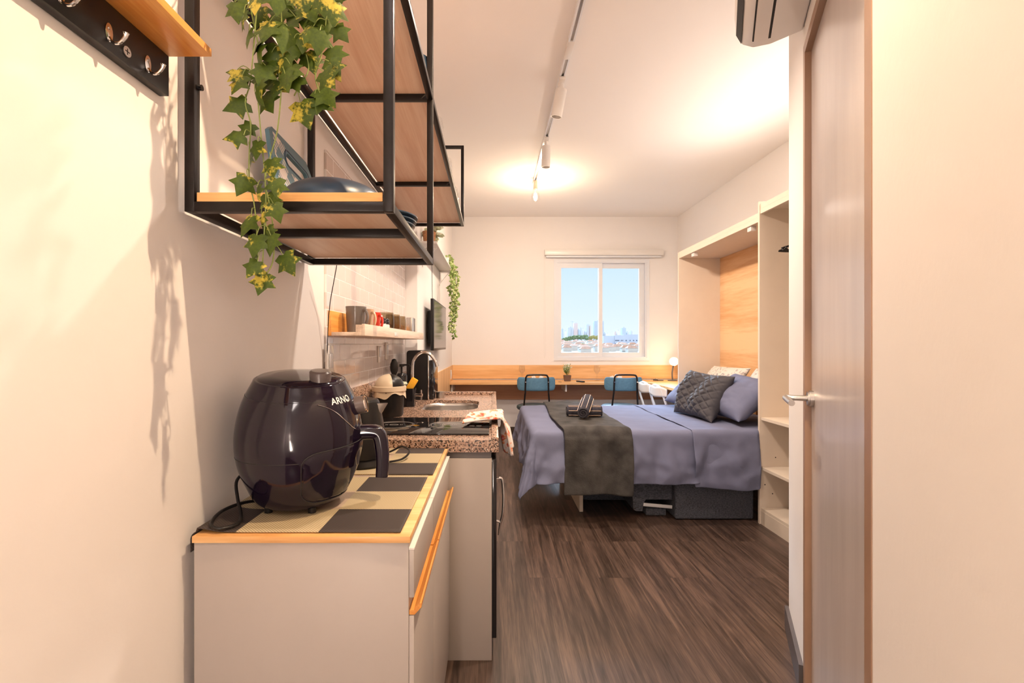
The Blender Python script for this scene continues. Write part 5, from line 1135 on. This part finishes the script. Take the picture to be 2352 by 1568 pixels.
# pillows
def pillow(c00, c10, c11, c01, th_, name, m_, label, cat='pillow', quilt=False, group=None, seed=1, n=44, sag=0.0):
    c00, c10, c11, c01 = map(Vector, (c00, c10, c11, c01)); nrm = ((c10-c00)+(c11-c01)).cross((c01-c00)+(c11-c10)).normalized()
    mb = MB()
    def base(s, t): return (c00*(1-s)+c10*s)*(1-t)+(c01*(1-s)+c11*s)*t
    def f(sgn):
        def g(s, t):
            x = 2*s-1; y = 2*t-1; pin = 1-0.10*(x*x)*(1-y*y)-0.0
            sx = 0.5+0.5*x*(1-0.10*(1-x*x*0)*(1-(abs(y))**2)*abs(x)**3*1.0); sy = 0.5+0.5*y*(1-0.10*(1-abs(x)**2)*abs(y)**3)
            h = (max(0, 1-abs(x)**2.4)**0.55)*(max(0, 1-abs(y)**2.4)**0.55)
            p = base(sx, sy); w_ = noise.noise(Vector((x*2.2, y*2.2, seed)))*0.12+noise.noise(Vector((x*6, y*6, seed+3)))*0.05
            hh = h*(1+w_*1.5)
            if quilt:
                q1 = abs(math.sin((x+y)*PI*2.9)); q2 = abs(math.sin((x-y)*PI*2.9)); st_ = min(q1, q2); hh *= 0.80+0.20*min(1, st_*1.8)
                hh *= 1-0.42*math.exp(-((x*0.9+y*0.25-0.05)**2)*9)*(0.5+0.5*(y+1)/1.2 if y < 0.2 else 1.0)
            return p+nrm*(sgn*th_*0.5*hh)+Vector((0, 0, -sag*h))
        return g
    va = mb.grid(f(1), n, n); vb = mb.grid(f(-1), n, n)
    bmesh.ops.remove_doubles(mb.bm, verts=list(mb.bm.verts), dist=0.0006)
    o = mb.build(name, m_, auto=180); ss_ = o.modifiers.new('s', 'SUBSURF'); ss_.levels = 1; ss_.render_levels = 1
    return tag(o, label, cat, group)
Zp = BZ+0.015
pillow((1.66, 3.235, Zp+0.03), (1.66, 3.83, Zp+0.03), (1.93, 3.81, Zp+0.33), (1.93, 3.225, Zp+0.30), 0.20, 'pillow', M['lavp'], 'lavender grey pillow leaning nearest the wardrobe side', seed=2)
pillow((1.60, 3.90, Zp+0.03), (1.60, 4.48, Zp+0.03), (1.88, 4.47, Zp+0.27), (1.90, 3.86, Zp+0.30), 0.16, 'pillow', M['lavp'], 'lavender grey pillow at the far side behind the quilted cushion', seed=5)
pillow((1.93, 3.25, Zp+0.10), (1.93, 3.80, Zp+0.10), (2.09, 3.80, Zp+0.37), (2.09, 3.25, Zp+0.39), 0.13, 'pillow', M['floral'], 'leaf-print pillow behind the near lavender pillow', seed=8)
pillow((1.88, 3.84, Zp+0.10), (1.88, 4.46, Zp+0.10), (2.07, 4.48, Zp+0.36), (2.07, 3.83, Zp+0.37), 0.13, 'pillow', M['floral'], 'leaf-print pillow behind the far lavender pillow', seed=12)
pillow((1.565, 3.43, Zp-0.005), (1.50, 3.98, Zp-0.005), (1.665, 4.04, Zp+0.345), (1.765, 3.48, Zp+0.325), 0.24, 'throw_cushion', M['quilt'], 'charcoal quilted square cushion propped on the lavender pillows', 'cushion', True, seed=4, n=80)

# sofa base under the bed
sf = thing('sofa_base', (1.5, 3.3, 0), 'charcoal tweed folded sofa under the wall bed', 'sofa')
sy_ = 0.00294*F
MB().box(1.232, 1.766, sy_, sy_+0.75, 0.004, 0.300, 0.018, 3).build('seat_block', M['sofa'], sf)
m = MB(); m.plate([(0.965, 0.055), (0.985, 0.045), (1.025, 0.045), (1.035, 0.105), (1.05, 0.125), (1.228, 0.125), (1.228, 0.268), (1.0, 0.268), (0.970, 0.245), (0.955, 0.20)], [], XZ, sy_+0.05, sy_+0.72); m.build('arm_cushion', M['sofa'], sf, flat=True)
o = sf.children[-1]; bv = o.modifiers.new('b', 'BEVEL'); bv.width = 0.012; bv.segments = 3
m = MB(); m.box(1.03, 1.2315, sy_+0.052, sy_+0.060, 0.070, 0.092, 0.002, M=Matrix.Translation((1.13, 0, 0.08)) @ Matrix.Rotation(0.09, 4, 'Y') @ Matrix.Translation((-1.13, 0, -0.08))); m.build('hinge_bar', M['alu'], sf)
MB().box(0.68, 1.2, 3.62, 4.40, 0.006, 0.30, 0.02).build('underbed_shade_block', M['sofa'], sf)  # added dark block standing in for the shade under the bed
MB().box(1.06, 1.2, sy_+0.08, sy_+0.4, 0.004, 0.055, 0.006).build('foot_block', M['sofa'], sf)

# ------------------------------------------------------------------ air conditioner on the entry wall
acZ = 2.262; ac_s1 = (Vector((713*kA*191/186, F*kA*191/186))-A).dot(D); ac = thing('air_conditioner', WP(ac_s1-0.4, 0.1, acZ), 'white split air conditioner mounted above the taupe door', 'air conditioner')
def acp(prof_, s0, s1):
    return MB().plate(prof_, [], lambda a, b, t: WP(t, a, acZ+b), s0, s1)
m = acp([(0.001, 0.0), (0.10, -0.022), (0.150, -0.020), (0.185, 0.0), (0.205, 0.035), (0.21, 0.10), (0.205, 0.26), (0.18, 0.285), (0.001, 0.285)], ac_s1-0.78, ac_s1); b_ = m.build('casing', M['whitep'], ac, auto=35)
bb_ = b_.modifiers.new('b', 'BEVEL'); bb_.width = 0.006; bb_.segments = 3; bb_.limit_method = 'ANGLE'; bb_.angle_limit = 0.9
acp([(0.100, -0.0222), (0.155, -0.0205), (0.156, -0.018), (0.100, -0.0195)], ac_s1-0.74, ac_s1-0.042).build('air_slot', M['dark'], ac, flat=True)
acp([(0.108, -0.0245), (0.150, -0.0230), (0.151, -0.0206), (0.108, -0.0224)], ac_s1-0.735, ac_s1-0.045).build('louvre', M['whitep'], ac, flat=True)
acp([(0.1885, -0.0001), (0.1895, -0.0001), (0.2055, 0.034), (0.2045, 0.034)], ac_s1-0.78, ac_s1-0.01).build('panel_seam', M['dark'], ac, flat=True)

# ------------------------------------------------------------------ the city outside
def gzf(Y): return -7.0 if Y < 400 else -7.0+(Y-400)*0.0195
M['ground'] = plain('hazy_ground', (0.34, 0.30, 0.25, 1), 0.9, var=0.3, scale=0.02)
m = MB(); m.plate([(-300, YB+2), (1400, YB+2), (1400, 400), (-300, 400)], [], XY, -9, -7.0); struct('ground', m, M['ground'])
m = MB(); vs = [m.bm.verts.new(p) for p in ((-300, 400, -7), (1400, 400, -7), (3000, 2600, gzf(2600)-20), (-600, 2600, gzf(2600)-20))]; m.bm.faces.new(vs); struct('ground', m, M['ground']).name = 'ground_hillside'
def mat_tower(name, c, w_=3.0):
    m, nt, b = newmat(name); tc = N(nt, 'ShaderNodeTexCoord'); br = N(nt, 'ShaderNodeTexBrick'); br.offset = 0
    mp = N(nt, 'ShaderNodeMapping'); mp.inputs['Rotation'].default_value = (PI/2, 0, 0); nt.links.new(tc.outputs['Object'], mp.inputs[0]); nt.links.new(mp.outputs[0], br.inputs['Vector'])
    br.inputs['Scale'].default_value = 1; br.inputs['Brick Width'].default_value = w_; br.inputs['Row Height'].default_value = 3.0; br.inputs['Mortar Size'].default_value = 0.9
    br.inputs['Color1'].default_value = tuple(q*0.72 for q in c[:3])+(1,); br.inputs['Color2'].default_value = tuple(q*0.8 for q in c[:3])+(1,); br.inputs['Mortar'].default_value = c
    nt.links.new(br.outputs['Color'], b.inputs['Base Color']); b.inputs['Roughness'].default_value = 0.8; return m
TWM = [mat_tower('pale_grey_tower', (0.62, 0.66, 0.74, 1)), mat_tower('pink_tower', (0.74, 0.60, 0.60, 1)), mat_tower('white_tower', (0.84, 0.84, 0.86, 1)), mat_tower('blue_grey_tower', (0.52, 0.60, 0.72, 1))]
TW = [(1290,1294,755,3,'blue-grey tower at the far left edge of the window view'),(1296,1301,761,2,'small white tower beside the left edge of the window view'),(1305,1316,752,0,'pale grey slab tower with a crane, left in the window view'),(1318,1327,742,1,'tall pink-striped tower left of centre in the left pane'),
      (1328,1331,757,3,'narrow blue-grey tower right of the pink tower'),(1333,1336,753,0,'slim pale grey tower in the middle of the left pane'),(1338,1341,755,2,'slim white tower in the middle of the left pane'),(1342,1346,762,0,'short grey block before the tall grey tower'),
      (1347,1353,745,0,'tall warm grey tower right of centre in the left pane'),(1354,1357,748,1,'slim pink tower beside the tall warm grey tower'),(1365,1387,737,3,'widest blue-grey glass tower standing behind the window mullion'),
      (1388,1392,765,0,'tiny grey tower at the left of the right pane'),(1395,1399,766,2,'tiny white tower at the left of the right pane'),(1412,1415,761,1,'pinkish tower left of the white one in the right pane'),(1417,1423,759,2,'white tower with a stepped top in the right pane'),
      (1429,1438,753,3,'tall tower with a flat cap in the right pane'),(1440,1444,763,0,'small grey tower beside the flat-capped tower'),(1449,1453,761,0,'small grey tower near the right edge of the right pane')]
for (u0, u1, v, mi, lb) in TW:
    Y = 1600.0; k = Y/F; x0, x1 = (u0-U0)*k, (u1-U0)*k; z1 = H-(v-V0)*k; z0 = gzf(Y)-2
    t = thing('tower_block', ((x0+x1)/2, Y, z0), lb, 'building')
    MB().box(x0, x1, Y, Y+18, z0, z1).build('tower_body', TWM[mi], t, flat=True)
    MB().box(x0+(x1-x0)*0.3, x0+(x1-x0)*0.75, Y+4, Y+12, z1, z1+3.5).build('roof_box', TWM[0], t, flat=True)
o = thing('tower_crane', ((1314-U0)*1600/F, 1590, gzf(1590)), 'thin construction crane rising beside the pale grey slab tower', 'crane')
xc = (1314.5-U0)*1590/F; m = MB(); m.box(xc-0.6, xc+0.6, 1589.5, 1590.5, gzf(1590)-4, H+53*1590/F); m.build('mast', TWM[3], o, flat=True); m = MB(); zc_ = H+51*1590/F; m.box(xc-6, xc+7, 1589.7, 1590.3, zc_, zc_+1.2); m.build('jib', TWM[3], o, flat=True)
# mid-rise block
M['mid'] = plain('pale_blue_render', (0.52, 0.57, 0.70, 1), 0.8, var=0.05, scale=0.1); M['midwin'] = plain('dark_window', (0.10, 0.12, 0.20, 1), 0.3)
Y = 700.0; k = Y/F; mid = thing('midrise_block', ((1425-U0)*k, Y, gzf(Y)), 'broad pale blue mid-rise block with dark windows in the right pane', 'building')
X_ = lambda u: (u-U0)*k; Z_ = lambda v: H-(v-V0)*k
MB().box(X_(1386), X_(1411), Y, Y+15, gzf(Y)-4, Z_(771)).build('left_wing', M['mid'], mid, flat=True)
MB().box(X_(1411.2), X_(1432), Y-1, Y+15, gzf(Y)-4, Z_(769.5)).build('middle_wing', M['mid'], mid, flat=True)
MB().box(X_(1432.2), X_(1465), Y-0.5, Y+15, gzf(Y)-4, Z_(768)).build('right_wing', M['mid'], mid, flat=True)
for (us, row) in (([1412.5, 1415, 1417.5, 1420], 0), ([1426, 1429], 0), ([1437, 1446, 1454, 1461], 0), ([1412.5, 1415, 1418], 1), ([1437, 1446, 1454, 1461], 1), ([1412.5, 1416, 1419], 2)):
    for u in us: v = 780.5+7.5*row; MB().box(X_(u), X_(u+1.9), Y-1.3, Y-0.5, Z_(v+2.2), Z_(v)).build('window', M['midwin'], mid, flat=True)
M['roof'] = plain('terracotta_roof', (0.50, 0.25, 0.15, 1), 0.8, var=0.2, scale=0.3); M['house'] = plain('white_render', (0.58, 0.54, 0.51, 1), 0.8, var=0.05, scale=0.2)
random.seed(21)
def house(x, Y, w_, d_, h_, rh, label, group, rot=0.0):
    z0 = gzf(Y); t = thing('terracotta_house', (x, Y, z0), label, 'house', group)
    MB().box(x-w_/2, x+w_/2, Y-d_/2, Y+d_/2, z0-3, z0+h_).build('house_walls', M['house'], t, flat=True)
    m = MB(); hw = w_/2+0.5; hd = d_/2+0.5; z = z0+h_+0.02
    v = [m.bm.verts.new(p) for p in ((x-hw, Y-hd, z), (x+hw, Y-hd, z), (x+hw, Y+hd, z), (x-hw, Y+hd, z), (x-hw*0.55, Y, z+rh), (x+hw*0.55, Y, z+rh))]
    for f_ in ((0, 1, 5, 4), (1, 2, 5), (2, 3, 4, 5), (3, 0, 4), (3, 2, 1, 0)): m.bm.faces.new([v[i] for i in f_])
    m.build('tiled_roof', M['roof'], t, flat=True)
placed = []
for i in range(400):
    Y = random.uniform(430, 960); u = random.uniform(1284, 1476); x = (u-U0)*Y/F
    if u > 1385 and Y > 640: Y = random.uniform(430, 640); x = (u-U0)*Y/F
    if any(abs(x-a) < 14 and abs(Y-b) < 13 for a, b in placed): continue
    placed.append((x, Y)); side = 'left' if u < 1380 else 'right'
    house(x, Y, random.uniform(8, 12), random.uniform(7, 10), random.uniform(3, 5), random.uniform(1.6, 2.6), 'small white house with a terracotta roof low in the %s window pane' % side, 'houses outside the %s pane' % side)
    if len(placed) >= 50: break
M['tree'] = plain('distant_green_tree', (0.16, 0.22, 0.11, 1), 0.9, var=0.5, scale=0.25); M['treey'] = plain('distant_olive_tree', (0.34, 0.29, 0.10, 1), 0.9, var=0.4, scale=0.25)
def tree(u, v, Y, s, m_, label, grp):
    k = Y/F; x = (u-U0)*k; zt0 = H-(v-V0)*k; z0 = gzf(Y); t = thing('tree', (x, Y, z0), label, 'tree', grp)
    b = bmesh.new(); bmesh.ops.create_icosphere(b, subdivisions=3, radius=1)
    for q in b.verts: q.co *= 1+0.35*noise.noise(q.co*2.2+Vector((u, v, 0))); q.co = Vector((x+q.co.x*s, Y+q.co.y*s*0.7, zt0-s*0.6+q.co.z*s*0.62))
    m = MB(); m.merge(b); m.build('crown', m_, t, flat=True); MB().cyl((x, Y, z0-1), (x, Y, zt0-s*0.7), 0.5, n=8).build('trunk', M['pot'], t)
for i_, (u, v) in enumerate(((1298, 775), (1309, 772), (1318, 770), (1327, 769), (1336, 770), (1344, 769), (1352, 773))): tree(u, v, 1130+26*(i_ % 2), 8.0, M['tree'], 'dark green tree in the belt below the skyline, left pane', 'dark trees below the skyline')
for i_, (u, v) in enumerate(((1358, 771), (1364, 770), (1370, 772), (1375, 770))): tree(u, v, 1030+30*(i_ % 2), 5.6, M['treey'], 'olive yellow tree in the belt near the window mullion', 'olive trees below the skyline')
for (u, v) in ((1292, 789), (1303, 793), (1324, 787), (1338, 788)): tree(u, v, 650, 3.4, M['treey'], 'olive tree among the houses low in the left pane', 'olive trees among the houses')
